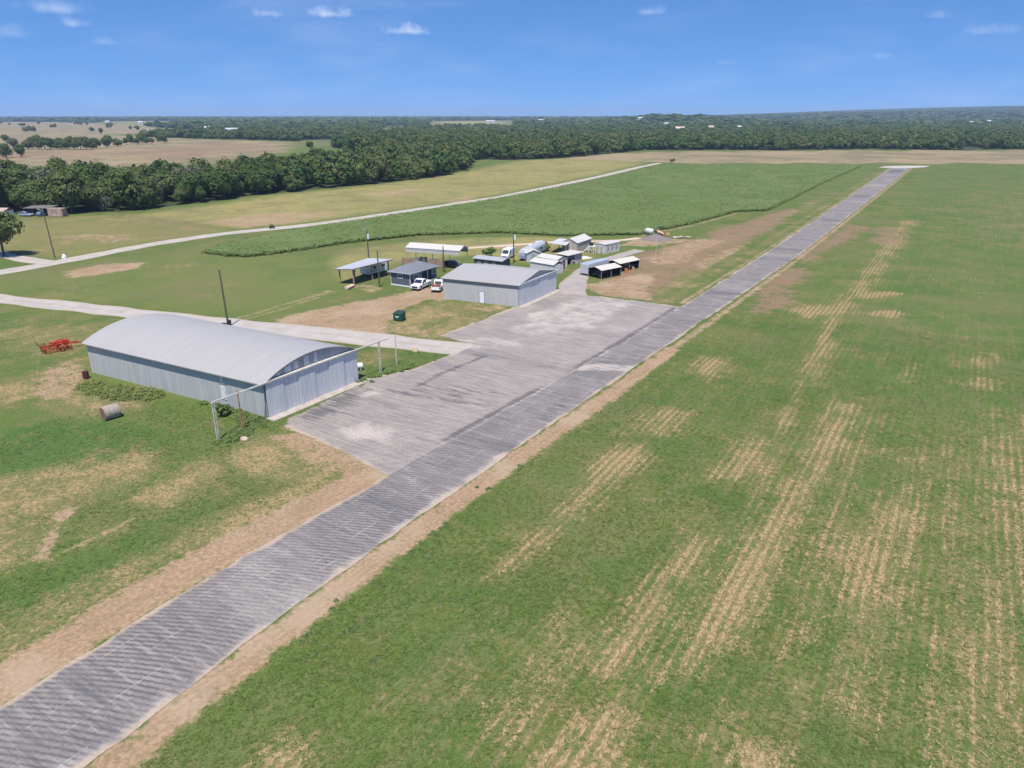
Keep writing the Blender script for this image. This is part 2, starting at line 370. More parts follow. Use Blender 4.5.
# soft-edged areas: (mask, value, softness m, outline)
AREAS = [
  # right field: dried rows
  ('dry', .95, 1.2, [(-26.09, 38.00), (-25.79, 43.43), (-25.77, 50.36), (-27.48, 63.23), (-24.73, 66.64), (-22.58, 64.57), (-23.48, 53.87), (-23.84, 44.11), (-24.81, 39.53)]),
  ('dry', .75, 1.5, [(-27.04, 68.86), (-27.71, 78.85), (-22.64, 77.54), (-22.71, 69.65)]),
  ('dry', .95, 1.5, [(-27.61, 91.74), (-28.39, 99.95), (-23.65, 99.65), (-24.77, 89.33)]),
  ('dry', .95, 1.3, [(-15.34, 34.08), (-15.16, 42.96), (-14.37, 52.52), (-12.00, 53.08), (-12.01, 44.89), (-11.90, 37.48), (-12.94, 32.93)]),
  ('dry', 1.0, 1.5, [(-11.41, 33.67), (-10.91, 41.60), (-10.69, 55.32), (-8.94, 69.26), (-8.82, 91.96), (-5.85, 89.97), (-6.08, 73.59), (-6.76, 55.93), (-6.75, 44.15), (-8.48, 37.24)]),
  ('dry', .72, 1.5, [(-16.83, 60.83), (-17.00, 72.55), (-11.48, 78.06), (-11.79, 67.02)]),
  ('dry', .85, 1.0, [(-15.03, 24.88), (-14.08, 27.79), (-13.16, 31.66), (-10.48, 31.68), (-10.11, 27.37), (-12.33, 24.95)]),
  ('dry', .95, 1.0, [(-5.16, 30.04), (-5.18, 33.48), (-3.10, 34.02), (-1.87, 31.34)]),
  ('dry', .72, 2.0, [(-5.15, 40.11), (-6.22, 68.49), (-5.56, 93.17), (-3.20, 87.35), (-2.97, 61.92), (-2.22, 44.31)]),
  ('dry', .85, 2.0, [(-3.95, 54.31), (-0.71, 71.86), (2.32, 73.71), (1.86, 49.42), (0.01, 37.75), (-1.25, 38.94)]),
  ('dry', .6, 4.0, [(1.75, 73.36), (3.82, 89.98), (14.22, 99.73), (11.18, 38.64), (2.85, 33.55), (1.21, 40.44), (2.91, 52.64)]),
  ('dry', .75, 1.2, [(-27.40, 16.80), (-27.55, 19.80), (-25.38, 21.38), (-24.85, 20.09), (-23.89, 17.88)]),
  ('dry', .27, 5.0, [(-12.96, 26.14), (-14.72, 41.86), (-17.01, 69.64), (-10.89, 79.37), (14.09, 97.93), (11.47, 37.51), (-11.53, 23.44)]),
  ('dry', .45, 3.0, [(-22.37, 26.96), (-19.67, 38.83), (-13.11, 37.87), (-13.20, 26.60), (-17.66, 21.69)]),
  ('dry', .62, 1.2, [(-15.02, 99.44), (-15.22, 124.63), (-12.04, 117.46), (-12.04, 94.93)]),
  ('dry', 1.0, 1.2, [(-23.66, 132.29), (-21.45, 138.70), (-13.42, 143.61), (-13.13, 136.30), (-19.65, 129.97)]),
  ('dry', 1.0, .8, [(-11.81, 138.72), (-6.82, 143.82), (-4.71, 141.45), (-5.97, 137.57), (-10.64, 137.04)]),
  ('dry', .9, .8, [(-16.34, 147.22), (-14.76, 153.94), (-8.71, 159.65), (-6.45, 158.04), (-12.12, 149.80)]),
  ('dry', .8, 1.5, [(-16.87, 145.97), (-16.44, 176.51), (-17.29, 269.07), (-11.78, 277.99), (-11.89, 192.87), (-13.42, 151.84)]),
  ('lush', .28, 4.0, [(-11.01, 44.13), (-13.70, 99.30), (-15.06, 270.43), (-26.67, 580.11), (51.38, 627.85), (13.85, 94.50), (-1.90, 91.66), (-8.94, 69.26)]),
  ('yellow', .15, 5.0, [(-176.81, 63.14), (-175.85, 74.04), (-170.39, 120.14), (-156.64, 113.41), (-139.03, 125.77), (-124.03, 124.29), (-105.60, 106.69), (-98.99, 95.75), (-97.05, 81.86), (-111.15, 76.36), (-133.16, 71.25), (-169.60, 60.24)]),
  ('yellow', .5, 6.0, [(-232.77, 85.64), (-283.71, 106.12), (-253.62, 141.83), (-185.94, 145.63), (-187.53, 117.07), (-186.11, 92.28), (-210.71, 90.21)]),
  ('dry', .3, 12.0, [(7.69, 471.53), (32.74, 486.86), (23.64, 233.54), (5.91, 241.24)]),
  ('brown', .85, 4.0, [(-30.64, 127.20), (-32.44, 144.12), (-32.57, 174.58), (-26.79, 175.39), (-25.60, 155.62), (-22.70, 140.59), (-25.30, 128.07)]),
  ('brown', .85, 4.0, [(-31.48, 172.53), (-33.46, 217.16), (-30.25, 255.79), (-23.15, 254.98), (-24.64, 222.56), (-27.53, 183.31)]),
  ('brown', .85, 5.0, [(-20.86, 220.92), (-20.23, 254.26), (-12.97, 253.81), (-13.50, 221.61)]),
  # ground to the left of the runway, near
  ('dry', .9, 1.5, [(-77.99, 25.07), (-72.32, 31.51), (-67.58, 38.15), (-61.30, 37.24), (-61.59, 31.21), (-63.33, 25.01), (-62.46, 18.52)]),
  ('dry', .8, 1.5, [(-69.25, 21.39), (-64.73, 25.73), (-61.01, 25.47), (-57.40, 21.61), (-56.89, 18.15), (-59.38, 15.92)]),
  ('dry', 1.0, 1.2, [(-60.52, 30.36), (-62.18, 36.20), (-62.52, 40.42), (-57.85, 41.40), (-56.54, 36.54), (-55.29, 31.50)]),
  ('dry', 1.0, 1.2, [(-60.80, 40.93), (-61.65, 47.69), (-55.22, 51.62), (-45.47, 52.23), (-43.99, 47.83), (-47.07, 42.10), (-51.83, 39.65), (-57.80, 40.39)]),
  ('dirt', .75, 1.2, [(-60.24, 47.31), (-57.92, 51.24), (-52.32, 50.94), (-44.53, 51.42), (-41.02, 46.26), (-45.77, 44.78), (-52.49, 44.68)]),
  ('dry', .6, 1.0, [(-57.93, 24.64), (-59.62, 27.28), (-57.45, 29.58), (-54.39, 25.93)]),
  ('dry', .9, 2.0, [(-103.82, 37.10), (-104.52, 44.70), (-109.80, 51.82), (-103.99, 52.09), (-89.83, 44.83), (-82.52, 45.33), (-78.08, 45.06), (-84.76, 38.15), (-92.96, 38.95), (-93.01, 32.43)]),
  ('dirt', .7, 1.5, [(-101.18, 43.04), (-106.02, 49.79), (-100.72, 49.96), (-92.76, 45.99), (-89.83, 40.86), (-95.08, 40.00)]),
  ('dirt', .5, 1.0, [(-84.59, 41.81), (-83.99, 45.99), (-79.24, 45.82), (-81.55, 42.22)]),
  ('lush', .9, 2.0, [(-86.91, 29.79), (-86.13, 36.63), (-79.25, 40.84), (-68.46, 41.67), (-67.21, 33.62), (-75.36, 27.41)]),
  ('lush', .5, 2.0, [(-56.17, 16.51), (-55.72, 22.65), (-55.95, 30.50), (-52.01, 42.92), (-50.00, 41.71), (-47.24, 24.77), (-48.64, 15.01)]),
  ('dry', .62, 3.0, [(-144.21, 53.02), (-125.05, 64.74), (-110.86, 61.44), (-110.06, 51.66), (-112.68, 39.71)]),
  ('dry', .5, 2.0, [(-105.22, 68.22), (-82.35, 72.65), (-64.58, 79.48), (-63.28, 67.13), (-79.75, 74.25)]),
  # the yard round the houses and the small hangar
  ('dirt', .85, 1.5, [(-95.53, 78.35), (-97.33, 83.23), (-95.44, 93.45), (-91.68, 103.02), (-90.40, 113.84), (-84.48, 114.33), (-79.26, 107.81), (-83.14, 105.44), (-82.56, 97.92), (-78.87, 89.99), (-74.03, 83.32), (-81.72, 80.57)]),
  ('dry', .92, 1.5, [(-81.97, 95.81), (-81.68, 107.26), (-67.58, 110.49), (-66.39, 106.15), (-64.72, 87.73), (-74.12, 83.91), (-78.23, 88.21)]),
  ('dirt', .45, 1.5, [(-75.92, 84.79), (-79.70, 90.96), (-70.14, 89.67), (-65.63, 88.45), (-66.70, 84.65)]),
  ('dirt', .55, 1.2, [(-104.30, 105.33), (-102.12, 111.01), (-96.24, 109.21), (-95.48, 103.58)]),
  ('dirt', .65, 1.0, [(-74.18, 103.88), (-69.27, 109.02), (-66.67, 107.63), (-68.30, 104.17)]),
  ('dry', .75, 2.0, [(4.36, 116.26), (6.80, 123.13), (8.66, 122.06), (6.78, 115.70)]),
  ('dry', .8, 1.5, [(4.86, 106.13), (6.76, 109.97), (9.54, 108.99), (6.75, 103.90)]),
  ('dry', .7, 1.5, [(-2.79, 105.50), (-1.96, 110.86), (-1.15, 109.86), (-2.23, 104.46)]),
  ('yellow', .8, 3.0, [(-126.06, 123.05), (-134.44, 136.86), (-129.26, 152.70), (-117.76, 169.67), (-101.66, 181.60), (-84.77, 185.78), (-73.24, 155.35), (-87.46, 146.65), (-100.65, 149.24), (-111.84, 131.74), (-105.60, 106.69)]),
  ('dirt', .6, 1.5, [(-113.65, 156.65), (-105.52, 166.27), (-94.31, 179.94), (-90.75, 174.36), (-100.24, 160.38), (-106.80, 153.76)]),
  ('dirt', .7, 1.5, [(-77.20, 178.94), (-77.90, 198.24), (-70.48, 198.58), (-60.91, 200.37), (-68.66, 182.36)]),
  ('dirt', .8, 2.0, [(-64.63, 131.74), (-62.37, 137.58), (-57.73, 151.25), (-52.64, 145.84), (-50.65, 135.02), (-45.89, 126.41), (-57.05, 126.12)]),
  ('brown', .85, 3.0, [(-71.21, 156.59), (-67.01, 178.10), (-63.11, 207.29), (-58.88, 267.17), (-53.12, 298.31), (-48.22, 234.67), (-48.31, 176.56), (-48.30, 147.33), (-47.26, 127.39), (-57.40, 126.88)]),
  ('dry', .95, 2.0, [(-51.83, 136.37), (-49.17, 156.49), (-49.47, 180.54), (-44.67, 149.55), (-45.36, 127.63), (-47.87, 127.93)]),
  ('dirt', .7, 3.0, [(-65.90, 178.78), (-61.99, 203.77), (-52.55, 205.48), (-55.05, 182.03), (-58.75, 170.17)]),
  ('dirt', .6, 2.0, [(-52.92, 167.78), (-49.87, 195.66), (-48.33, 216.33), (-45.90, 181.14), (-47.26, 157.65)]),
  ('dirt', .7, 2.0, [(-65.01, 166.34), (-61.37, 185.03), (-55.05, 182.03), (-52.92, 167.78), (-58.28, 158.85)]),
  ('dry', .8, 3.0, [(-63.08, 161.56), (-63.29, 198.91), (-57.04, 239.41), (-55.05, 289.78), (-47.86, 374.22), (-47.81, 270.79), (-48.31, 176.56), (-46.89, 137.31), (-49.48, 127.89)]),
  ('lush', .7, 2.0, [(-58.81, 155.81), (-52.92, 167.78), (-47.85, 170.88), (-47.64, 145.45), (-51.96, 140.59)]),
  ('lush', .5, 2.0, [(-56.70, 125.37), (-53.90, 131.00), (-49.26, 129.91), (-48.58, 125.67)]),
  # meadow on the left
  ('dirt', .8, 2.0, [(-168.67, 83.40), (-170.39, 93.07), (-163.44, 100.18), (-157.60, 95.39), (-158.31, 85.99), (-160.15, 80.08)]),
  ('dry', .55, 4.0, [(-137.21, 88.45), (-131.31, 101.28), (-123.83, 97.74), (-128.22, 85.55)]),
  ('dry', .5, 4.0, [(-158.10, 71.38), (-153.24, 80.87), (-142.56, 78.80), (-147.56, 69.80)]),
  ('dry', .7, 4.0, [(-156.04, 96.35), (-154.50, 105.65), (-144.32, 100.87), (-146.16, 92.20)]),
  ('dry', .8, 3.0, [(-218.40, 104.05), (-220.90, 119.61), (-192.90, 130.06), (-183.80, 125.21), (-192.98, 111.84), (-203.62, 101.63)]),
  ('dirt', .55, 3.0, [(-220.81, 106.64), (-218.99, 118.52), (-195.35, 122.21), (-196.85, 111.36)]),
  ('dry', .75, 3.0, [(-260.18, 131.83), (-252.39, 152.02), (-205.44, 146.04), (-187.62, 146.99), (-195.42, 135.20), (-233.60, 136.77)]),
  ('brown', .5, 4.0, [(-242.34, 145.71), (-223.28, 151.49), (-189.32, 148.37), (-194.58, 138.01), (-221.04, 139.11)]),
  ('dry', .55, 5.0, [(-278.14, 109.53), (-260.18, 131.83), (-232.46, 143.02), (-192.87, 136.75), (-188.60, 103.74), (-201.23, 77.07)]),
  ('yellow', .9, 6.0, [(-244.77, 147.24), (-246.46, 176.35), (-254.72, 217.12), (-248.60, 280.89), (-263.77, 381.51), (-289.28, 484.49), (-260.85, 564.75), (-200.51, 511.19), (-185.12, 401.75), (-174.81, 275.68), (-177.83, 211.13), (-181.75, 165.79), (-189.32, 148.37), (-216.90, 146.99)]),
  ('dirt', .7, 6.0, [(-212.72, 149.54), (-213.72, 172.46), (-202.87, 185.58), (-180.71, 169.12), (-187.62, 146.99)]),
  ('dirt', .6, 5.0, [(-183.14, 242.88), (-184.20, 269.94), (-170.51, 254.95), (-167.76, 231.99)]),
  ('dirt', .6, 5.0, [(-205.85, 168.03), (-197.84, 195.41), (-181.40, 186.00), (-186.91, 154.82)]),
  ('dirt', .6, 6.0, [(-227.42, 243.50), (-225.14, 282.98), (-205.64, 261.85), (-210.13, 230.72)]),
  # far stubble strip beyond the runway's end, far fields
  ('tan', 1.0, 4.0, [(-275.70, 522.83), (-276.93, 620.38), (-222.94, 707.74), (188.28, 983.09), (140.04, 719.47), (-43.63, 601.89), (-166.76, 531.83), (-198.56, 525.89), (-243.42, 527.23)]),
  ('tan', .9, 10.0, [(-596.20, 231.78), (-1836.97, 730.71), (-1974.28, 1047.18), (-1094.63, 697.24), (-736.93, 669.36), (-490.57, 441.85), (-445.87, 323.73), (-488.73, 253.88)]),
  ('brown', .75, 15.0, [(-625.89, 377.53), (-814.98, 582.50), (-707.42, 611.77), (-561.09, 478.34), (-504.87, 367.33), (-521.15, 328.60)]),
  ('tan', .8, 40.0, [(-1952.18, 777.04), (-4171.98, 1669.66), (-3459.83, 1840.48), (-2586.17, 1580.60), (-1463.60, 1075.86), (-1259.79, 803.41)]),
  ('brown', .6, 20.0, [(-674.81, 263.39), (-864.05, 339.49), (-702.38, 414.52), (-803.74, 486.68), (-729.55, 473.66), (-582.78, 351.07)]),
  ('brown', .6, 10.0, [(-609.29, 547.21), (-814.12, 758.31), (-795.69, 822.52), (-598.91, 611.95)]),
  ('yellow', 1.0, 60.0, [(-1135.86, 1437.29), (-2509.55, 3264.00), (-2165.37, 3624.92), (-967.15, 1600.10)]),
  ('yellow', .9, 60.0, [(-905.01, 1020.40), (-1628.88, 1877.28), (-1581.21, 1959.91), (-907.09, 1102.73)]),
  ('yellow', .8, 60.0, [(-2057.26, 1170.98), (-3912.35, 2264.48), (-3648.43, 2567.46), (-2013.76, 1401.22)]),
]
STROKES = [
  ('dirt', .95, .25, .5, [(RUN_R[i][0] + 1.1, RUN_R[i][1]) for i in range(len(RUN_R))]),
  ('dirt', .95, 1.3, .8, [(-33.8, -5), (-33.7, 13), (-34.3, 29), (-34.2, 56), (-33.4, 80), (-33.2, 100)]),
  ('dirt', .85, .7, .8, [(-33.2, 100), (-31.7, 186), (-31.8, 300), (-32.5, 540)]),
  ('dirt', 1.0, 2.1, .9, [(-45.0, -5), (-45.2, 12), (-45.8, 22), (-45.7, 31), (-44.4, 46)]),
  ('dry', .8, 2.2, 1.5, [(-48.5, 5), (-49.5, 22), (-48.5, 36), (-46.4, 47)]),
  ('dirt', .8, .6, .9, [(-41.4, 128), (-41.1, 186), (-42.2, 300), (-45.4, 546)]),
  ('dry', .7, 1.5, 2.0, [(-44.5, 128), (-44, 186), (-45, 300), (-47, 500)]),
  ('dirt', .8, .3, .5, [(-57.07, 21.82), (-56.49, 24.65), (-56.67, 29.28)]),
  ('dirt', .8, .7, .7, [(-57.07, 21.82), (-59.98, 24.27), (-62.96, 27.21)]),
  ('dirt', .75, .5, .4, [(-103.34, 76.50), (-103.37, 85.19), (-104.35, 101.16)]),
  ('dirt', .75, .4, .4, [(-101.45, 77.66), (-101.52, 86.32), (-103.02, 101.46)]),
  ('dry', .75, 1.0, 1.0, [(-14.20, 99.94), (-15.25, 131.89), (-15.47, 182.32), (-15.90, 269.92)]),
  ('dry', .5, .8, .8, [(-10.52, 47.97), (-14.20, 99.94)]),
  ('dirt', .6, .5, .8, [(-61.7, 83), (-62.5, 95), (-66.0, 108.5)]),
  ('dirt', .55, 1.2, 1.2, ROAD2), ('dirt', .5, 1.6, 1.2, ROAD1), ('dirt', .5, 1.0, 1.0, DRIVE3),
  ('dirt', .8, .8, 1.0, [(-40.54, 46.56), (-49.90, 48.41), (-59.83, 50.07)]),
  ('dry', .8, .6, 1.0, [(-187.35, 506.27), (-164.67, 525.27), (-53.85, 575.46), (28.95, 633.52)]),
  ('dirt', .6, 1.0, 1.0, [(-78.25, 199.10), (-72.01, 225.10), (-67.90, 261.65)]),
]
WOODS = [  # outlines of the woods
  [(-289.46, 92.11), (-292.00, 109.46), (-287.42, 125.81), (-272.24, 138.27), (-258.10, 151.81), (-257.82, 184.75), (-262.05, 212.64), (-259.05, 250.63), (-254.10, 287.18), (-254.42, 338.18), (-269.67, 387.85), (-317.09, 439.89), (-374.14, 447.28),
   (-380.25, 380.67), (-370.74, 335.98), (-349.95, 280.55), (-329.33, 239.52), (-370.30, 245.19), (-359.18, 221.27), (-351.21, 182.81), (-367.20, 165.35), (-376.64, 125.13)],
  [(-269.67, 387.85), (-324.79, 470.04), (-294.40, 493.06), (-278.87, 528.83), (-276.12, 622.92), (-276.28, 689.27), (-229.31, 727.69), (-161.56, 764.25), (-97.71, 825.68), (-28.87, 850.29), (47.09, 914.24), (150.52, 985.21),
   (1616.24, 7327.61), (-7103.05, 1994.88), (-3998.75, 1277.28), (-4011.27, 1605.03), (-2646.30, 1543.82), (-1463.60, 1075.86), (-1223.58, 909.16), (-1094.63, 697.24), (-764.47, 694.54), (-592.33, 615.98), (-553.89, 554.39), (-374.14, 447.28), (-317.09, 439.89)],
]
CLEAR = [
  [(-4171.98, 1669.66), (-3548.71, 1887.94), (-2586.17, 1580.60), (-2126.64, 1128.54), (-1836.97, 730.71)],
  [(-1135.86, 1437.29), (-2435.55, 3167.69), (-2099.55, 3514.76), (-967.15, 1600.10)],
  [(-905.01, 1020.40), (-1599.68, 1843.57), (-1552.35, 1924.09), (-907.09, 1102.73)],
  [(-2057.26, 1170.98), (-3800.38, 2199.48), (-3540.94, 2491.64), (-2013.76, 1401.22)],
  [(-609.50, 561.03), (-782.55, 728.73), (-779.32, 805.52), (-598.91, 611.95)],
]
def masks(px, py, names):
    out = {n: np.zeros(px.shape) for n in names}
    for n, v, sf, poly in AREAS:
        if n in out: out[n] = np.maximum(out[n], v * region(px, py, poly, sf * (1.7 if n == 'dry' else 1.0)))
    for n, v, wd, sf, pts in STROKES:
        if n in out: out[n] = np.maximum(out[n], v * stroke(px, py, pts, wd, sf))
    return out

# ------------------------------------------------------------------ ground
gx = axis_lines(-12500, -215, 62, 12500, 0.8); gy = axis_lines(-12500, 6, 300, 12500, 0.8)
GX, GY = np.meshgrid(gx, gy)
fx, fy = GX.ravel(), GY.ravel()
MASKS = masks(fx, fy, ['dry', 'dirt', 'brown', 'lush', 'yellow', 'tan'])
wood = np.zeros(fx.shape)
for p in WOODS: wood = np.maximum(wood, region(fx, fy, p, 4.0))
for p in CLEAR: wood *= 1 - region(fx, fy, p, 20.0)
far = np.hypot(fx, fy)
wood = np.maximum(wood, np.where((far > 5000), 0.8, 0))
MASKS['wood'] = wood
rows_m = np.where((fx > -32) & (fy < 400), 1.0, 0.0) * np.clip((fx + 33) / 3, 0, 1)
MASKS['rows'] = rows_m
fz = height(fx, fy)
nx, ny = len(gx), len(gy)
I = np.arange(nx * ny).reshape(ny, nx)
F = np.stack([I[:-1, :-1], I[:-1, 1:], I[1:, 1:], I[1:, :-1]], -1).reshape(-1, 4)

def ground_material():
    m, t, b = new_mat('ground')
    P = t.n('ShaderNodeNewGeometry').outputs['Position']
    n0 = t.noise(P, 0.018, 3.0); n1 = t.noise(P, 0.12, 4.0, 0.6); n2 = t.noise(P, 0.55, 4.0, 0.6); n3 = t.noise(P, 2.6, 3.0, 0.65); n4 = t.noise(P, 9.0, 2.0, 0.6)
    A = {k: t.attr(k) for k in ('dry', 'dirt', 'brown', 'lush', 'yellow', 'tan', 'wood', 'rows')}
    xyz = t.sep(P)
    rowv = t.math('SINE', t.math('ADD', t.math('MULTIPLY', xyz[0], 2 * math.pi / 0.76), t.math('MULTIPLY', n1, 5.0)))
    rowd = t.math('MULTIPLY', rowv, A['rows'])
    streak = t.noise(t.scalev(P, (1.0, 0.06, 1.0)), 0.9, 3.0, 0.6)
    streak2 = t.noise(t.scalev(P, (1.0, 0.10, 1.0)), 0.22, 3.0, 0.6)
    # grass
    nf = t.noise(t.scalev(P, (1.0, 0.45, 1.0)), 5.5, 3.0, 0.7)
    g = t.mix(t.rng(n1, 0.38, 0.62), GRASS_A, GRASS_B)
    g = t.mix(t.rng(n0, 0.38, 0.62), g, GRASS_C)
    g = t.mix(t.math('MULTIPLY', A['lush'], 0.8), g, LUSH)
    g = t.mix(t.math('MULTIPLY', A['yellow'], t.rng(t.math('ADD', t.math('MULTIPLY', n1, 0.5), t.math('MULTIPLY', n0, 0.5)), 0.42, 0.58, 0.78, 1.0)), g, YELLOW)
    nm = t.noise(P, 0.05, 6.0, 0.65)
    g = t.mix(t.rng(nm, 0.46, 0.66, 0.0, 0.65), g, (0.160, 0.150, 0.068))
    g = t.mix(t.rng(nm, 0.46, 0.34, 0.0, 0.4), g, (0.075, 0.120, 0.045))
    g = t.mix(t.math('MULTIPLY', t.rng(n2, 0.5, 0.68), 0.5), g, (0.165, 0.150, 0.066))
    g = t.mix(t.math('MULTIPLY', t.math('MULTIPLY', t.rng(streak, 0.48, 0.66), A['rows']), 0.5), g, (0.155, 0.150, 0.066))
    g = t.mix(t.rng(nf, 0.42, 0.58, 0.62, 0.0), g, t.mix(0.55, g, (0.030, 0.048, 0.014)))
    g = t.mix(t.rng(n4, 0.50, 0.68, 0.0, 0.35), g, t.mix(0.5, g, (0.28, 0.30, 0.13)))
    # straw
    straw = t.mix(t.rng(nf, 0.38, 0.62), (0.215, 0.148, 0.064), (0.41, 0.300, 0.152))
    straw = t.mix(t.rng(n4, 0.5, 0.66, 0.0, 0.5), straw, (0.145, 0.115, 0.058))
    straw = t.mix(t.math('MULTIPLY', t.rng(t.math('ADD', rowd, t.math('MULTIPLY', t.math('SUBTRACT', n3, 0.5), 3.0)), 0.1, -0.9), t.math('MULTIPLY', A['rows'], 0.62)), straw, (0.135, 0.125, 0.056))
    sr = t.math('MULTIPLY', t.rng(A['rows'], 0.0, 1.0, 0.35, 1.0), t.rng(A['dry'], 0.0, 0.45, 0.25, 1.0))
    thin = t.noise(t.scalev(P, (1.0, 0.05, 1.0)), 2.4, 3.0, 0.6)
    q = t.math('ADD', t.math('MULTIPLY', A['dry'], t.rng(A['rows'], 0.0, 1.0, 0.86, 1.10)), t.math('MULTIPLY', t.math('SUBTRACT', n2, 0.5), 1.5))
    q = t.math('ADD', q, t.math('MULTIPLY', t.math('MULTIPLY', t.math('SUBTRACT', thin, 0.5), 1.9), t.math('MULTIPLY', A['rows'], sr)))
    q = t.math('ADD', q, t.math('MULTIPLY', t.math('SUBTRACT', n3, 0.5), 1.3))
    q = t.math('ADD', q, t.math('MULTIPLY', t.math('SUBTRACT', nf, 0.5), 0.8))
    q = t.math('ADD', q, t.math('MULTIPLY', t.math('MULTIPLY', t.math('SUBTRACT', streak, 0.5), 1.1), sr))
    q = t.math('ADD', q, t.math('MULTIPLY', t.math('MULTIPLY', t.math('SUBTRACT', streak2, 0.5), 1.2), sr))
    q = t.math('ADD', q, t.math('MULTIPLY', rowd, 0.20))
    q = t.math('ADD', q, t.math('MULTIPLY', t.math('SUBTRACT', n1, 0.5), 1.9))
    c = t.mix(t.math('MULTIPLY', t.rng(q, 0.08, 0.72), 0.78), g, t.mix(t.rng(n3, .4, .6), (0.140, 0.138, 0.052), (0.195, 0.160, 0.074)))
    c = t.mix(t.math('MULTIPLY', t.rng(q, 0.58, 1.15), 0.92), c, straw)
    # stubble of far fields
    tn = t.mix(t.rng(t.math('ADD', t.math('MULTIPLY', n0, .6), t.math('MULTIPLY', n1, .4)), 0.42, 0.58), (0.28, 0.22, 0.125), (0.185, 0.155, 0.088))
    c = t.mix(t.rng(t.math('ADD', A['tan'], t.math('MULTIPLY', t.math('SUBTRACT', n1, 0.5), 0.5)), 0.3, 0.6), c, tn)
    # ploughed brown earth
    qb = t.math('ADD', A['brown'], t.math('ADD', t.math('MULTIPLY', t.math('SUBTRACT', n2, 0.5), 1.8), t.math('MULTIPLY', t.math('SUBTRACT', n1, 0.5), 1.6)))
    c = t.mix(t.math('MULTIPLY', t.rng(qb, 0.25, 0.95), 0.85), c, t.mix(t.rng(n3, 0.38, 0.62), (0.180, 0.112, 0.070), (0.275, 0.182, 0.118)))
    # bare dirt
    qd = t.math('ADD', A['dirt'], t.math('MULTIPLY', t.math('SUBTRACT', n2, 0.5), 1.5))
    qd = t.math('ADD', qd, t.math('MULTIPLY', t.math('SUBTRACT', n3, 0.5), 0.9))
    dc = t.mix(t.rng(n3, 0.36, 0.64), (0.25, 0.165, 0.096), (0.36, 0.245, 0.150))
    dc = t.mix(t.rng(n4, 0.48, 0.68, 0.0, 0.5), dc, (0.40, 0.29, 0.19))
    dc = t.mix(t.rng(t.noise(t.scalev(P, (1.0, 0.04, 1.0)), 3.0, 3.0, 0.65), 0.46, 0.62, 0.0, 0.45), dc, (0.21, 0.15, 0.09))
    dc = t.mix(t.rng(n1, 0.45, 0.65, 0.0, 0.6), dc, (0.38, 0.285, 0.195))
    c = t.mix(t.rng(qd, 0.30, 0.85), c, dc)
    # darker green brown ground under the trees
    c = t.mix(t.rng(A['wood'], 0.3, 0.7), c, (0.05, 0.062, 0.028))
    t.l(c, b.inputs['Base Color'])
    hgt = t.math('ADD', t.math('MULTIPLY', n3, 0.7), t.math('MULTIPLY', n4, 0.35))
    hgt = t.math('ADD', hgt, t.math('MULTIPLY', rowd, 0.08))
    t.l(t.bump(hgt, 0.6, 0.16), b.inputs['Normal'])
    b.inputs['Roughness'].default_value = 0.95; b.inputs['Specular IOR Level'].default_value = 0.1
    return m
GRASS_A = (0.076, 0.129, 0.028); GRASS_B = (0.134, 0.157, 0.038); GRASS_C = (0.101, 0.144, 0.033)
LUSH = (0.060, 0.134, 0.032); YELLOW = (0.350, 0.290, 0.115)
go = link('ground', np_mesh('ground', np.stack([fx, fy, fz], 1), F, ground_material(), MASKS, smooth=True))
tag(go, kind='structure')

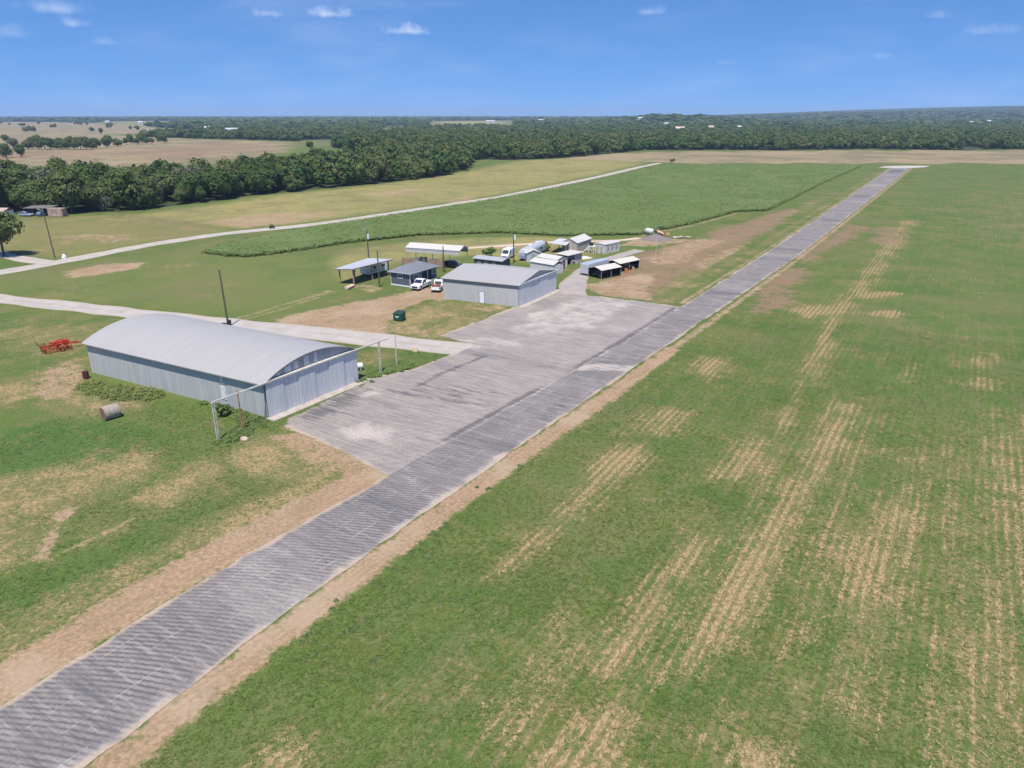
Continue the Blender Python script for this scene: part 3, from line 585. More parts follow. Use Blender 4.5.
# ------------------------------------------------------------------ paved surfaces
PALE = (0.47, 0.41, 0.36)
def asphalt(name, a, bcol, period, band, seamk=0.4, dark=(0.082, 0.082, 0.088), pale=(0.46, 0.42, 0.37)):
    m, t, b = new_mat(name)
    P = t.n('ShaderNodeNewGeometry').outputs['Position']
    xyz = t.sep(P)
    n0 = t.noise(P, 0.06, 4.0, 0.6); n1 = t.noise(P, 0.35, 4.0, 0.6); n3 = t.noise(P, 4.0, 3.0, 0.65)
    wv = t.noise(t.scalev(P, (0.12, 0.12, 1)), 1.0, 2.0)
    ph = t.math('ADD', t.math('MULTIPLY', xyz[1], 2 * math.pi / period), t.math('MULTIPLY', wv, 4.5))
    ph = t.math('ADD', ph, t.math('MULTIPLY', t.math('MULTIPLY', t.math('ADD', xyz[0], 39.5), t.math('ADD', xyz[0], 39.5)), 0.24))
    ph = t.math('ADD', ph, t.math('MULTIPLY', xyz[0], -0.44 * 2 * math.pi / period))
    bandv = t.rng(t.math('ADD', t.math('SINE', ph), t.math('MULTIPLY', t.math('SUBTRACT', n3, 0.5), 1.2)), -0.3, 0.9)
    bm = t.math('MULTIPLY', t.rng(xyz[1], 35, 80, 1.0, 0.25), t.rng(n1, 0.3, 0.6, 0.45, 1.0))
    cross = t.noise(t.scalev(P, (0.08, 1.0, 1.0)), 2.6, 4.0, 0.7)
    cross2 = t.noise(t.scalev(P, (0.12, 1.0, 1.0)), 0.16, 3.0, 0.6)
    c = t.mix(t.rng(n1, 0.3, 0.7), a, bcol)
    c = t.mix(t.math('MULTIPLY', t.math('MULTIPLY', bandv, bm), band), c, dark)
    c = t.mix(t.math('MULTIPLY', t.rng(cross, 0.5, 0.64), 0.5), c, dark)
    c = t.mix(t.math('MULTIPLY', t.rng(cross, 0.48, 0.28), 0.40), c, pale)
    c = t.mix(t.math('MULTIPLY', t.rng(cross2, 0.54, 0.66), 0.35), c, dark)
    c = t.mix(t.math('MULTIPLY', t.rng(n0, 0.52, 0.72), 0.3), c, pale)
    seam = t.math('ABSOLUTE', t.math('SUBTRACT', t.math('FRACT', t.math('DIVIDE', t.math('ADD', xyz[0], t.math('MULTIPLY', wv, 0.5)), 2.05)), 0.5))
    c = t.mix(t.math('MULTIPLY', t.math('MULTIPLY', t.rng(seam, 0.012, 0.035, 1.0, 0.0), t.rng(n1, 0.42, 0.62)), seamk), c, pale)
    c = t.mix(t.math('MULTIPLY', t.rng(t.math('ADD', t.attr('pale'), t.math('MULTIPLY', t.math('SUBTRACT', n1, 0.5), 1.0)), 0.35, 0.8), 0.8), c, PALE)
    c = t.mix(t.math('MULTIPLY', t.rng(t.math('ADD', t.attr('tar'), t.math('ADD', t.math('MULTIPLY', t.math('SUBTRACT', n1, 0.5), 1.2), t.math('MULTIPLY', t.math('SUBTRACT', cross, 0.5), 1.6))), 0.3, 0.85), 0.8), c, (0.088, 0.085, 0.088))
    c = t.mix(t.rng(t.math('ADD', t.attr('edge'), t.math('ADD', t.math('MULTIPLY', t.math('SUBTRACT', n1, 0.5), 2.0), t.math('MULTIPLY', t.math('SUBTRACT', n3, 0.5), 1.2))), 0.45, 0.95, 0.0, 0.85), c, (0.43, 0.335, 0.245))
    c = t.mix(t.math('MULTIPLY', t.rng(n3, 0.4, 0.62), 0.4), c, t.mix(0.5, c, (0.05, 0.05, 0.05)))
    t.l(c, b.inputs['Base Color'])
    t.l(t.bump(t.math('ADD', n3, t.math('MULTIPLY', bandv, 0.6)), 0.35, 0.05), b.inputs['Normal'])
    b.inputs['Roughness'].default_value = 0.9
    return m

def strip_mesh(name, rows, z, material, attr_fn):
    """rows: list of arrays (k,2) - a sheet with k columns"""
    A_ = np.array(rows); n, k = A_.shape[:2]
    V = np.concatenate([A_.reshape(-1, 2), np.full((n * k, 1), z)], 1)
    I_ = np.arange(n * k).reshape(n, k)
    F_ = np.stack([I_[:-1, :-1], I_[:-1, 1:], I_[1:, 1:], I_[1:, :-1]], -1).reshape(-1, 4)
    return tag(link(name, np_mesh(name, V, F_, material, attr_fn(V[:, 0], V[:, 1]))), kind='structure')

ys = np.concatenate([np.arange(-30, 130, 0.5), np.arange(130, 548, 1.5)])
rows = []
for y in ys:
    a = run_l(y) + 0.4 * (vnoise(np.array([y]), np.array([0.]), 1.7, 1)[0] - .5) + 0.3 * (vnoise(np.array([y]), np.array([0.]), 6, 2)[0] - .5)
    b_ = run_r(y) + 0.4 * (vnoise(np.array([y]), np.array([50.]), 1.7, 3)[0] - .5) + 0.3 * (vnoise(np.array([y]), np.array([50.]), 6, 4)[0] - .5)
    rows.append(np.stack([np.linspace(a, b_, 25), np.full(25, y)], 1))
def run_attr(x, y):
    e = np.maximum(np.clip(1 - (x - run_l(y)) / 0.9, 0, 1) * np.where((y > 47) & (y < 126), 0, 1), np.clip(1 - (run_r(y) - x) / 0.9, 0, 1))
    e2 = np.clip(1 - (run_r(y) - x) / 2.6, 0, 1) * np.clip((75 - y) / 20, 0, 1)
    pale = np.maximum.reduce([.85 * region(x, y, [(-43.69, 84.84), (-39.71, 88.79), (-34.62, 90.38), (-34.37, 87.61), (-40.61, 84.27)], .8),
        .38 * region(x, y, [(-43.57, 48.08), (-39.34, 50.67), (-35.31, 48.39), (-36.78, 44.25), (-40.26, 44.92)], 1.2),
        .6 * stroke(x, y, [(-36.6, 5), (-37.2, 30), (-37.0, 45)], .15, .4)])
    tar = np.maximum.reduce([.6 * region(x, y, [(-41, 137), (-40, 136), (-34.5, 139), (-34.3, 142), (-40.5, 140)], 1.0),
        .6 * region(x, y, [(-40, 255), (-33, 258), (-33, 268), (-40, 266)], 3), .5 * region(x, y, [(-41, 180), (-33, 182), (-33, 187), (-41, 186)], 2),
        .7 * region(x, y, [(-42, 340), (-34, 345), (-34, 356), (-42, 352)], 3), .8 * region(x, y, [(-44, 500), (-34, 500), (-34, 530), (-44, 530)], 4),
        .5 * region(x, y, [(-38.5, 66), (-35.5, 66), (-35.5, 76), (-38.5, 78)], 1.2), .5 * region(x, y, [(-40.5, 84), (-35, 86), (-35, 92), (-40.5, 91)], 1.2),
        .45 * region(x, y, [(-41, 108), (-34, 110), (-34, 120), (-41, 119)], 2)])
    pale = np.maximum(pale, .62 * e2)
    return {'edge': e, 'pale': pale, 'tar': tar}
ASPH = asphalt('asphalt_runway', (0.198, 0.177, 0.163), (0.252, 0.222, 0.203), 0.45, 0.78)
strip_mesh('runway', rows, 0.03, ASPH, run_attr)
# turning pad at the runway's far end
tp = [(-52.16, 547.39), (-49.59, 563.75), (-38.58, 577.56), (-23.90, 584.16), (-25.93, 566.78), (-36.26, 547.29)]
m_ = MB(); m_.add([(p[0], p[1], 0.02) for p in tp], [tuple(range(len(tp)))[::-1]])
tag(m_.build('turning_pad', mat('pale_gravel', (0.42, 0.38, 0.33), 0.95, 0.15, 0.2)), kind='structure')

# apron: fine sheet clipped to its outline
ax, ay = np.meshgrid(np.arange(-68, -36, 0.5), np.arange(44, 130, 0.5))
jx = ax + 0.5 * (vnoise(ax, ay, 1.5, 5) - .5); jy = ay + 0.5 * (vnoise(ax, ay, 1.5, 6) - .5)
AP = [(p[0], p[1]) for p in APRON]
AP[0] = (-40.5, AP[0][1] - .6); AP[-1] = (-38.5, AP[-1][1])
n_, k_ = ax.shape; I_ = np.arange(n_ * k_).reshape(n_, k_)
Fq = np.stack([I_[:-1, :-1], I_[:-1, 1:], I_[1:, 1:], I_[1:, :-1]], -1).reshape(-1, 4)
cx_ = jx.ravel()[Fq].mean(1); cy_ = jy.ravel()[Fq].mean(1)
Fq = Fq[in_poly(cx_, cy_, AP)]
axr, ayr = jx.ravel(), jy.ravel()
edge = np.clip(1 - dist_line(axr, ayr, AP[:3] + AP[:0]) / 1.0, 0, 1)
edge = np.maximum(edge, np.clip(1 - dist_line(axr, ayr, AP[5:8]) / 0.9, 0, 1)); edge = np.maximum(edge, np.clip(1 - dist_line(axr, ayr, AP[8:]) / 1.2, 0, 1))
L1 = [(run_l(y_) - .1, y_) for y_ in (47, 60, 76, 88, 100, 112, 124)]
tar = np.maximum.reduce([.95 * stroke(axr, ayr, [(p[0] - .6, p[1]) for p in L1], .5, .5) * np.clip(vnoise(axr, ayr, 6, 8) * 2.2 + .1, 0, 1),
    .95 * stroke(axr, ayr, [(-55.92, 68.09), (-56.25, 73.27), (-55.20, 83.00)], .35, .5), .95 * stroke(axr, ayr, [(-55.92, 68.09), (-52.83, 68.70), (-46.27, 71.06)], .2, .4), .5 * region(axr, ayr, [(-58.35, 82.17), (-56.75, 84.27), (-54.21, 83.07), (-55.92, 80.96)], .8), .5 * region(axr, ayr, [(-45.72, 83.60), (-46.07, 87.51), (-44.39, 88.01), (-43.61, 82.92)], .8),
    .95 * stroke(axr, ayr, [(-58.61, 64.75), (-52.01, 65.54), (-45.65, 66.74)], .3, .5), .85 * stroke(axr, ayr, [(-60.03, 82.26), (-52.97, 83.29), (-45.53, 84.72)], .2, .4),
    .8 * stroke(axr, ayr, [(-62.38, 53.94), (-61.73, 60.79), (-62.03, 64.78)], .4, .9), region(axr, ayr, [(-62.01, 52.07), (-62.84, 59.31), (-60.51, 64.43), (-57.84, 59.29), (-58.54, 51.84)], 2.0) * .75,
    .6 * stroke(axr, ayr, [(-59.80, 56.24), (-52.72, 57.07), (-46.94, 58.94)], .3, .7), .6 * region(axr, ayr, [(-59.26, 66.48), (-56.74, 73.92), (-47.05, 73.94), (-45.58, 64.94), (-54.76, 63.08)], 3.0) * .7])
pale = np.maximum.reduce([.9 * stroke(axr, ayr, [(p[0] + .0, p[1]) for p in L1], .12, .3), .7 * region(axr, ayr, [(-55.61, 52.02), (-53.71, 56.47), (-48.95, 56.09), (-47.34, 52.51), (-51.50, 50.85)], 1.5),
    .9 * region(axr, ayr, [(-62.64, 106.82), (-60.28, 109.88), (-58.19, 107.18), (-60.21, 104.40)], .8), .8 * region(axr, ayr, [(-55.39, 112.06), (-52.35, 113.92), (-51.35, 110.58), (-54.31, 108.77)], .8),
    .6 * region(axr, ayr, [(-62.61, 117.99), (-56.35, 124.62), (-48.00, 124.22), (-46.76, 103.97), (-52.39, 94.02), (-60.68, 95.46)], 4.0), .7 * region(axr, ayr, [(-61.20, 61.12), (-60.18, 64.63), (-57.68, 63.67), (-58.75, 60.64)], 1.0), .5 * region(axr, ayr, [(-65.43, 83.00), (-57.00, 84.11), (-51.11, 91.76), (-59.16, 93.06), (-64.99, 87.57)], 2.0)])
ASPH2 = asphalt('asphalt_apron', (0.265, 0.229, 0.202), (0.325, 0.278, 0.243), 1.6, 0.25, 0.06, (0.150, 0.142, 0.140), (0.50, 0.45, 0.42))
Va = np.stack([axr, ayr, np.full(axr.shape, 0.018)], 1)
tag(link('apron', np_mesh('apron', Va, Fq, ASPH2, {'edge': edge, 'tar': tar, 'pale': pale})), kind='structure')

def gravel(name, a, b_, tracks=True):
    m, t, b = new_mat(name)
    P = t.n('ShaderNodeNewGeometry').outputs['Position']
    n1 = t.noise(P, 0.3, 4.0, 0.6); n3 = t.noise(P, 5.0, 3.0, 0.65)
    c = t.mix(t.rng(n1, 0.3, 0.7), a, b_)
    c = t.mix(t.math('MULTIPLY', t.rng(n3, 0.4, 0.75), 0.4), c, tuple(q * .55 for q in a))
    u = t.attr('across')     # 0 middle, 1 edge
    if tracks: c = t.mix(t.math('MULTIPLY', t.rng(t.math('ADD', u, t.math('MULTIPLY', t.math('SUBTRACT', n1, .5), .5)), 0.18, 0.0), 0.35), c, (0.28, 0.25, 0.16))
    c = t.mix(t.rng(t.math('ADD', u, t.math('MULTIPLY', t.math('SUBTRACT', n1, .5), .9)), 0.75, 1.05, 0.0, 0.8), c, (0.32, 0.25, 0.15))
    t.l(c, b.inputs['Base Color']); t.l(t.bump(n3, 0.4, 0.05), b.inputs['Normal']); b.inputs['Roughness'].default_value = 0.95
    return m
def smooth_line(pts, step):
    pts = np.array(pts); d = np.r_[0, np.cumsum(np.hypot(*np.diff(pts, axis=0).T))]
    s_ = np.arange(0, d[-1] + step, step).clip(max=d[-1])
    # gentle corner rounding
    q = np.stack([np.interp(s_, d, pts[:, 0]), np.interp(s_, d, pts[:, 1])], 1)
    for _ in range(12): q[1:-1] = q[1:-1] * .5 + (q[:-2] + q[2:]) * .25
    return q
def road(name, pts, wd, z, material, step=1.2, wd2=None):
    q = smooth_line(pts, step)
    tn = np.gradient(q, axis=0); tn /= np.linalg.norm(tn, axis=1)[:, None]
    nr = np.stack([-tn[:, 1], tn[:, 0]], 1)
    N_ = len(q); wv = np.linspace(wd, wd2 or wd, N_) * (1 + .22 * (vnoise(np.arange(N_) * step, np.zeros(N_), 5., 31) - .5))
    k = np.linspace(-1, 1, 9)
    rows = q[:, None, :] + nr[:, None, :] * (k[None, :, None] * wv[:, None, None] / 2)
    return strip_mesh(name, rows, z, material, lambda x, y: {'across': np.tile(np.abs(k), N_)})
GRV = gravel('gravel_road', (0.38, 0.335, 0.285), (0.46, 0.41, 0.355))
road('farm_road', ROAD1, 5.6, 0.012, GRV, wd2=5.0)
road('farm_road_spur', SPUR, 4.5, 0.018, GRV)
road('driveway', ROAD2, 5.0, 0.012, gravel('gravel_drive', (0.37, 0.33, 0.29), (0.44, 0.395, 0.355)), wd2=6.5)
road('yard_track', DRIVE3, 6.0, 0.010, gravel('gravel_yard', (0.30, 0.265, 0.24), (0.37, 0.325, 0.29), False), wd2=3.0)
road('back_track', [(-111.65, 152.53), (-103.40, 162.92), (-93.13, 177.70), (-80.50, 186.40), (-76.54, 194.88)], 2.6, 0.010, gravel('dirt_track', (0.50, 0.39, 0.28), (0.56, 0.44, 0.33), False))
# ------------------------------------------------------------------ shared materials
WHITE = mat('white_paint', (0.74, 0.74, 0.73), 0.4, 0.04, 1.0)
CARPAINT = mat('white_car_paint', (0.78, 0.78, 0.78), 0.25, 0.02, 1.0, spec=0.5)
BLACKP = mat('black_plastic', (0.02, 0.02, 0.022), 0.6, 0.2)
RUBBER = mat('rubber', (0.018, 0.018, 0.018), 0.9, 0.2)
STEEL = mat('galvanised_steel', (0.42, 0.43, 0.44), 0.5, 0.12, 3.0, 0.3)
CHROME = mat('bright_metal', (0.6, 0.6, 0.62), 0.25, 0.05, 3.0, 0.9)
GLASS = glass_mat()
WOODP = mat('weathered_pole_wood', (0.11, 0.085, 0.065), 0.95, 0.3, 3.0, stretch=(4, 4, 0.3))
TIMBER = mat('bare_timber', (0.36, 0.25, 0.16), 0.9, 0.2, 3.0, stretch=(4, 4, 0.4))
CONC = mat('concrete', (0.37, 0.325, 0.275), 0.95, 0.15, 1.0)
LAMP_R = mat('red_lens', (0.35, 0.02, 0.02), 0.25, 0.1)
LAMP_W = mat('clear_lens', (0.6, 0.62, 0.62), 0.15, 0.1)
ROOF_G = sheet_metal('galvanised_roof', (0.355, 0.342, 0.328), 0.6, 0.06, 0.45, 1, 0.03, 0.10, bumpd=0.004)
WALL_G = sheet_metal('galvanised_wall', (0.46, 0.465, 0.455), 0.6, 0.12, 0.35, 1, 0.09, 0.22, 0.12)
DOOR_G = sheet_metal('galvanised_door', (0.60, 0.61, 0.615), 0.55, 0.08, 0.40, 0, 0.07, 0.24, 0.1)
GABLE_G = sheet_metal('weathered_shaded_gable', (0.36, 0.385, 0.41), 0.6, 0.12, 0.35, 0, 0.12, 0.45)  # weathered metal, with the roof overhang's shade put into the darker tone
ROOF_W = sheet_metal('white_roof', (0.50, 0.475, 0.43), 0.6, 0.0, 0.3, 0, 0.05)
TRIMD = mat('dark_trim', (0.17, 0.175, 0.18), 0.7, 0.15)

def flat_dir(a, b): return math.atan2(b[1] - a[1], b[0] - a[0])

# ------------------------------------------------------------------ the two hangars
def near_hangar():
    A = (-64.1, 50.8); Bp = (-63.85, 65.5); Wd, D = 14.7, 33.0
    rz = flat_dir(A, Bp); sh = -math.tan(R(4.0))
    T = thing('hangar', 'long grey metal hangar with arched roof beside the runway apron', 'hangar', A, rz)
    H, rise, oh = 4.35, 1.75, 0.45
    def arch(x):       # circular arc over the width
        r = (Wd * Wd / 4 + rise * rise) / (2 * rise); return H + math.sqrt(max(0, r * r - (x - Wd / 2) ** 2)) - (r - rise)
    N = 28
    w_ = MB()
    w_.box(0.0, 0.15, 0.12, D, 0, H); w_.box(Wd - .15, Wd, 0.12, D, 0, H); w_.box(0.15, Wd - .15, D - .15, D, 0, H)
    w_.build('wall', WALL_G, T, shear=sh)
    back = MB(); xs = np.linspace(0, Wd, N + 1)
    back.prism([(x, arch(x) - .02) for x in xs] + [(Wd, H), (0, H)], D - .14, D - .02, 'y'); back.build('back_gable', GABLE_G, T, shear=sh)
    g = MB(); g.prism([(x, arch(x) - .03) for x in xs[1:-1]] + [(Wd - .1, H + .16), (.1, H + .16)], 0.14, 0.26, 'y')
    g.build('gable', GABLE_G, T, shear=sh)
    pl = MB()
    for i, x in enumerate((1.9, 3.2, 4.6, 6.1, 7.7)):     # newer replacement sheets in the gable
        pl.box(x, x + (.8 if i % 2 else .55), 0.122, 0.138, H + .22, arch(x) - .3)
    pl.build_each('gable_patch', DOOR_G, T, shear=sh)
    rf = MB(); ext = np.linspace(-oh, Wd + oh, N + 3)
    top = []
    for x in ext:
        z = arch(min(max(x, 0), Wd)); 
        if x < 0: z = H + x * (arch(.5) - H) / .5
        if x > Wd: z = H + (Wd - x) * (arch(.5) - H) / .5
        top.append((x, z + .10))
    for i in range(len(top) - 1):
        (xa, za), (xb, zb) = top[i], top[i + 1]
        rf.slab([(xa, -.22, za), (xb, -.22, zb), (xb, D + .25, zb), (xa, D + .25, za)], .09)
    rf.build('roof', ROOF_G, T, shear=sh)
    e = MB(); e.box(-oh - .02, -oh + .03, -.2, D + .2, top[0][1] - .14, top[0][1] - .095); e.build('eave_trim', TRIMD, T, shear=sh)
    nd = 6; pw = Wd / nd
    for i in range(nd):
        d = MB(); y0 = -.06 if i % 2 else -.14
        d.box(i * pw - .03, (i + 1) * pw + .03, y0, y0 + .06, .06, H - .1)
        dp = d.build('door_panel', DOOR_G, T)
        r_ = MB()
        for k in range(4): r_.box(i * pw + .3 + k * .6, i * pw + .34 + k * .6, y0 - .025, y0 - .002, .1, H - .15)
        r_.build('door_rib', DOOR_G, dp)
    tr = MB(); tr.box(-7.1, Wd + 5.8, -.3, -.17, H - .05, H + .12); tr.box(.0, Wd, -.165, .11, H + .0, H + .14)
    tr.build('door_track', mat('cream_beam', (0.55, 0.52, 0.45), 0.7, 0.15), T)
    for x in (-7.0, -3.7, Wd + 4.1, Wd + 7.4):
        p = MB()
        hh = H + (.35 if abs(x + 3.7) < .1 or x > Wd + 7 else .0)
        if x > Wd + 7: p.box(x - .05, x + .05, -.28, -.18, 0, 4.3)
        else:
            p.box(x - .16, x - .07, -.29, -.18, 0, hh); p.box(x + .07, x + .16, -.29, -.18, 0, 1.6 if x == -3.7 else hh - .06)
            for z in (1.0, 2.4): p.box(x - .07, x + .07, -.27, -.2, z, z + .08)
        pm = mat('rust_post', (0.33, 0.17, 0.09), 0.85, 0.35, 1.5) if x == -3.7 else mat('pale_green_post', (0.50, 0.50, 0.40), 0.8, 0.2)
        o = p.build('track_post', pm, T)
        if x == -3.7: tag(o, 'rusty track post nearest the hangar')
    sd_ = MB(); sd_.box(-.07, -.002, 6.6, 7.5, 1.0, 2.95); dd = sd_.build('side_door', mat('pale_door', (0.62, 0.62, 0.60), .6, .06), T, shear=sh)
    k = MB(); k.box(-.13, -.072, 6.7, 6.78, 1.9, 2.02); k.build('handle', STEEL, dd, shear=sh)
    s2 = MB(); s2.box(-.13, -.003, 6.5, 7.6, 2.97, 3.06); s2.build('door_hood', TRIMD, T, shear=sh)
    st = MB(); st.box(-.025, -.004, 6.9, 7.45, 3.1, 4.1); st.build('wall_patch', DOOR_G, T, shear=sh)
    cf = MB(); cf.box(-.03, .0, -.02, .12, 0, H); cf.box(Wd, Wd + .03, -.02, .12, 0, H); cf.build_each('corner_flashing', TRIMD, T)
    br = MB(); br.tube((-.1, .3, .05), (-.1, .1, H - .4), .035); br.build('downpipe', TRIMD, T)
    sl_ = MB(); sl_.box(-.4, Wd + .4, -1.35, -.02, 0.0, .08); sl_.build('concrete_sill', CONC, T)
near_hangar()

def gable_shed(name, label, cat, A, B, D, H, rise, wall_m, roof_m, ridge='x', oh=.2, gable_m=None, shear=0., group=None, skirt=None, th=.08):
    """box building, front wall A->B (seen from outside, left to right), depth D behind. ridge along 'x' (front wall) or 'y' (depth)"""
    L = math.hypot(B[0] - A[0], B[1] - A[1]); rz = flat_dir(A, B)
    T = thing(name, label, cat, A, rz, group)
    w_ = MB(); q = .1
    w_.box(0, L, 0, q, 0, H); w_.box(0, L, D - q, D, 0, H); w_.box(0, q, q, D - q, 0, H); w_.box(L - q, L, q, D - q, 0, H)
    w_.build('wall', wall_m, T, shear=shear)
    g = MB(); rf = MB()
    if ridge == 'x':
        for x0 in (0, L - q): g.prism([(0, H), (D, H), (D / 2, H + rise - .02)], x0, x0 + q, 'x')
        s_ = rise / (D / 2)
        rf.slab([(-oh, -oh, H - oh * s_ + th), (L + oh, -oh, H - oh * s_ + th), (L + oh, D / 2, H + rise + th), (-oh, D / 2, H + rise + th)], th)
        rf.slab([(-oh, D / 2, H + rise + th), (L + oh, D / 2, H + rise + th), (L + oh, D + oh, H - oh * s_ + th), (-oh, D + oh, H - oh * s_ + th)], th)
    else:
        for y0 in (0, D - q): g.prism([(0, H), (L, H), (L / 2, H + rise - .02)], y0, y0 + q, 'y')
        s_ = rise / (L / 2)
        rf.slab([(-oh, -oh, H - oh * s_ + th), (L / 2, -oh, H + rise + th), (L / 2, D + oh, H + rise + th), (-oh, D + oh, H - oh * s_ + th)], th)
        rf.slab([(L / 2, -oh, H + rise + th), (L + oh, -oh, H - oh * s_ + th), (L + oh, D + oh, H - oh * s_ + th), (L / 2, D + oh, H + rise + th)], th)
    g.build_each('gable', gable_m or wall_m, T, shear=shear)
    rf.build('roof', roof_m, T, shear=shear)
    return T, L

def far_hangar():
    WALL2 = sheet_metal('grey_hangar_wall', (0.49, 0.485, 0.47), 0.6, 0.12, 0.3, 1, 0.05, 0.12)
    DOOR2 = sheet_metal('grey_hangar_door', (0.58, 0.59, 0.60), 0.55, 0.08, 0.4, 0, 0.06, 0.22)
    A = (-65.9, 109.8); Bp = (-66.3, 125.2); D = 15.4
    T, L = gable_shed('hangar', 'smaller grey metal hangar with low gable roof and a white side door', 'hangar', A, Bp, D, 4.0, 1.35, WALL2, ROOF_G, 'y', .32, GABLE_G, shear=-math.tan(R(6.0)), th=.1)
    sh = -math.tan(R(6.0))
    e = MB(); e.box(-.045, -.003, -.05, D, 3.3, 3.86); e.build('eave_band', mat('band_grey', (0.27, 0.28, 0.285), .7, .1), T, shear=sh)
    nd = 4; pw = L / nd
    for i in range(nd):
        y0 = -.08 if i % 2 else -.15
        d = MB(); d.box(i * pw, (i + 1) * pw + (.06 if i < nd - 1 else 0), y0, y0 + .06, .05, 4.02); dp = d.build('door_panel', DOOR2, T)
        f_ = MB(); f_.box(i * pw + .02, i * pw + .09, y0 - .02, y0 - .002, .06, 4.0); f_.build('panel_seam', TRIMD, dp)
    tr = MB(); tr.box(-.2, L + .35, -.32, -.17, 4.03, 4.2); tr.build('door_track', WHITE, T)
    dx = MB(); dx.box(-.09, -.002, 6.75, 7.7, .05, 2.15); do = dx.build('side_door', WHITE, T, shear=sh)
    k = MB(); k.box(-.15, -.092, 7.52, 7.62, 1.0, 1.1); k.build('handle', STEEL, do, shear=sh)
    fr = MB(); fr.box(-.11, -.003, 6.6, 6.74, .05, 2.3); fr.box(-.11, -.003, 7.71, 7.85, .05, 2.3); fr.box(-.11, -.003, 6.74, 7.71, 2.16, 2.3); fr.build('door_frame', mat('blue_grey_trim', (0.26, 0.32, 0.40), .6, .1), T, shear=sh)
    sl_ = MB(); sl_.box(-.3, L + .6, -1.3, -.02, 0, .07); sl_.build('concrete_sill', CONC, T)
far_hangar()

# ------------------------------------------------------------------ blue-grey cottage
def cottage():
    A, Bp = (-92.46, 111.73), (-92.63, 121.37)
    # long side faces the parking, short blue side faces the camera
    rz = flat_dir(A, Bp); L, D, H = 9.0, 5.0, 2.95
    BLUE = mat('blue_grey_siding', (0.105, 0.12, 0.155), 0.7, 0.12, 2.0, stretch=(.2, .2, 6))
    BROWN = mat('shaded_porch_siding', (0.20, 0.175, 0.17), 0.8, 0.15, 2.0)
    T = thing('cottage', 'small blue grey cottage with hipped shingle roof and white trim', 'cottage', A, rz)
    z0 = .45
    w_ = MB()
    w_.box(0, 3.4, 0, .12, z0, H); w_.box(7.2, L, 0, .12, z0, H); w_.box(3.4, 7.2, 1.2, 1.32, z0, H)
    w_.box(3.3, 3.4, .12, 1.2, z0, H); w_.box(7.2, 7.3, .12, 1.2, z0, H)
    w_.box(0, .12, .12, D, z0, H); w_.box(L - .12, L, .12, D, z0, H); w_.box(.12, L - .12, D - .12, D, z0, H)
    w_.build('wall', BLUE, T)
    fl = MB(); fl.box(.12, L - .12, .12, D - .12, z0 - .1, z0); fl.build('porch_floor', TIMBER, T)
    sk = MB(); sk.box(-.04, L + .04, -.04, D + .04, .06, z0 - .11); sk.build('skirting', WHITE, T)
    rf = MB(); o = .42; zr = H + 1.35
    e0, e1, e2, e3 = (-o, -o, H), (L + o, -o, H), (L + o, D + o, H), (-o, D + o, H)
    r0, r1 = (2.9, D / 2, zr), (L - 2.9, D / 2, zr)
    rf.add([e0, e1, e2, e3, r0, r1], [(0, 1, 5, 4), (1, 2, 5), (2, 3, 4, 5), (3, 0, 4), (3, 2, 1, 0)])
    rf.build('roof', mat('grey_shingles', (0.165, 0.175, 0.195), 0.95, 0.25, 6.0), T)
    tr = MB(); tr.box(-o - .03, L + o + .03, -o - .03, -o, H - .14, H + .02); tr.box(-o - .03, -o, -o, D + o, H - .14, H + .02); tr.box(L + o, L + o + .03, -o, D + o, H - .14, H + .02); tr.build('fascia', mat('pale_fascia', (0.5, 0.52, 0.55), .6, .05), T)
    cb = MB(); cb.box(-.03, .1, -.03, -.002, z0, H); cb.box(-.03, -.002, -.002, .1, z0, H); cb.box(-.03, -.002, D - .1, D, z0, H); cb.build_each('corner_board', WHITE, T)
    def window(x0, x1, z1, z2, side):
        f_ = MB(); g_ = MB(); q = .09
        if side == 'front':
            f_.box(x0 - q, x1 + q, -.05, -.002, z1 - q, z1); f_.box(x0 - q, x1 + q, -.05, -.002, z2, z2 + q); f_.box(x0 - q, x0, -.05, -.002, z1, z2); f_.box(x1, x1 + q, -.05, -.002, z1, z2)
            f_.box((x0 + x1) / 2 - .03, (x0 + x1) / 2 + .03, -.045, -.002, z1, z2); g_.box(x0, x1, -.02, -.003, z1, z2)
        else:
            f_.box(-.05, -.002, x0 - q, x1 + q, z1 - q, z1); f_.box(-.05, -.002, x0 - q, x1 + q, z2, z2 + q); f_.box(-.05, -.002, x0 - q, x0, z1, z2); f_.box(-.05, -.002, x1, x1 + q, z1, z2)
            f_.box(-.045, -.002, (x0 + x1) / 2 - .03, (x0 + x1) / 2 + .03, z1, z2); g_.box(-.02, -.003, x0, x1, z1, z2)
        fo = f_.build('window', WHITE, T); g_.build('pane', GLASS, fo)
    window(1.2, 2.8, 1.3, 2.3, 'front'); window(7.5, 8.6, 1.5, 2.3, 'front'); window(1.9, 3.1, 1.75, 2.45, 'side')
    d = MB(); d.box(4.3, 5.3, 1.12, 1.198, z0, 2.55); do = d.build('door', mat('pale_house_door', (0.5, 0.52, 0.54), .5, .05), T)
    k = MB(); k.box(5.12, 5.2, 1.06, 1.118, 1.4, 1.48); k.build('handle', CHROME, do)
    ps = MB(); ps.box(5.9, 6.02, -.0, .12, .44, H); ps.build('porch_post', WHITE, T)
    s_ = MB(); s_.box(4.1, 5.5, -.75, -.05, 0, .22); s_.box(4.1, 5.5, -.4, -.05, .22, .40); s_.build('step', CONC, T)
    ac = MB(); ac.box(.15, .95, -.62, -.1, .0, .7); ac.build('utility_box', STEEL, T, bevel=.03)
cottage()

# ------------------------------------------------------------------ open roofs and shelters
def post(mb, x, y, z0, z1, r=.06): mb.box(x - r, x + r, y - r, y + r, z0, z1)

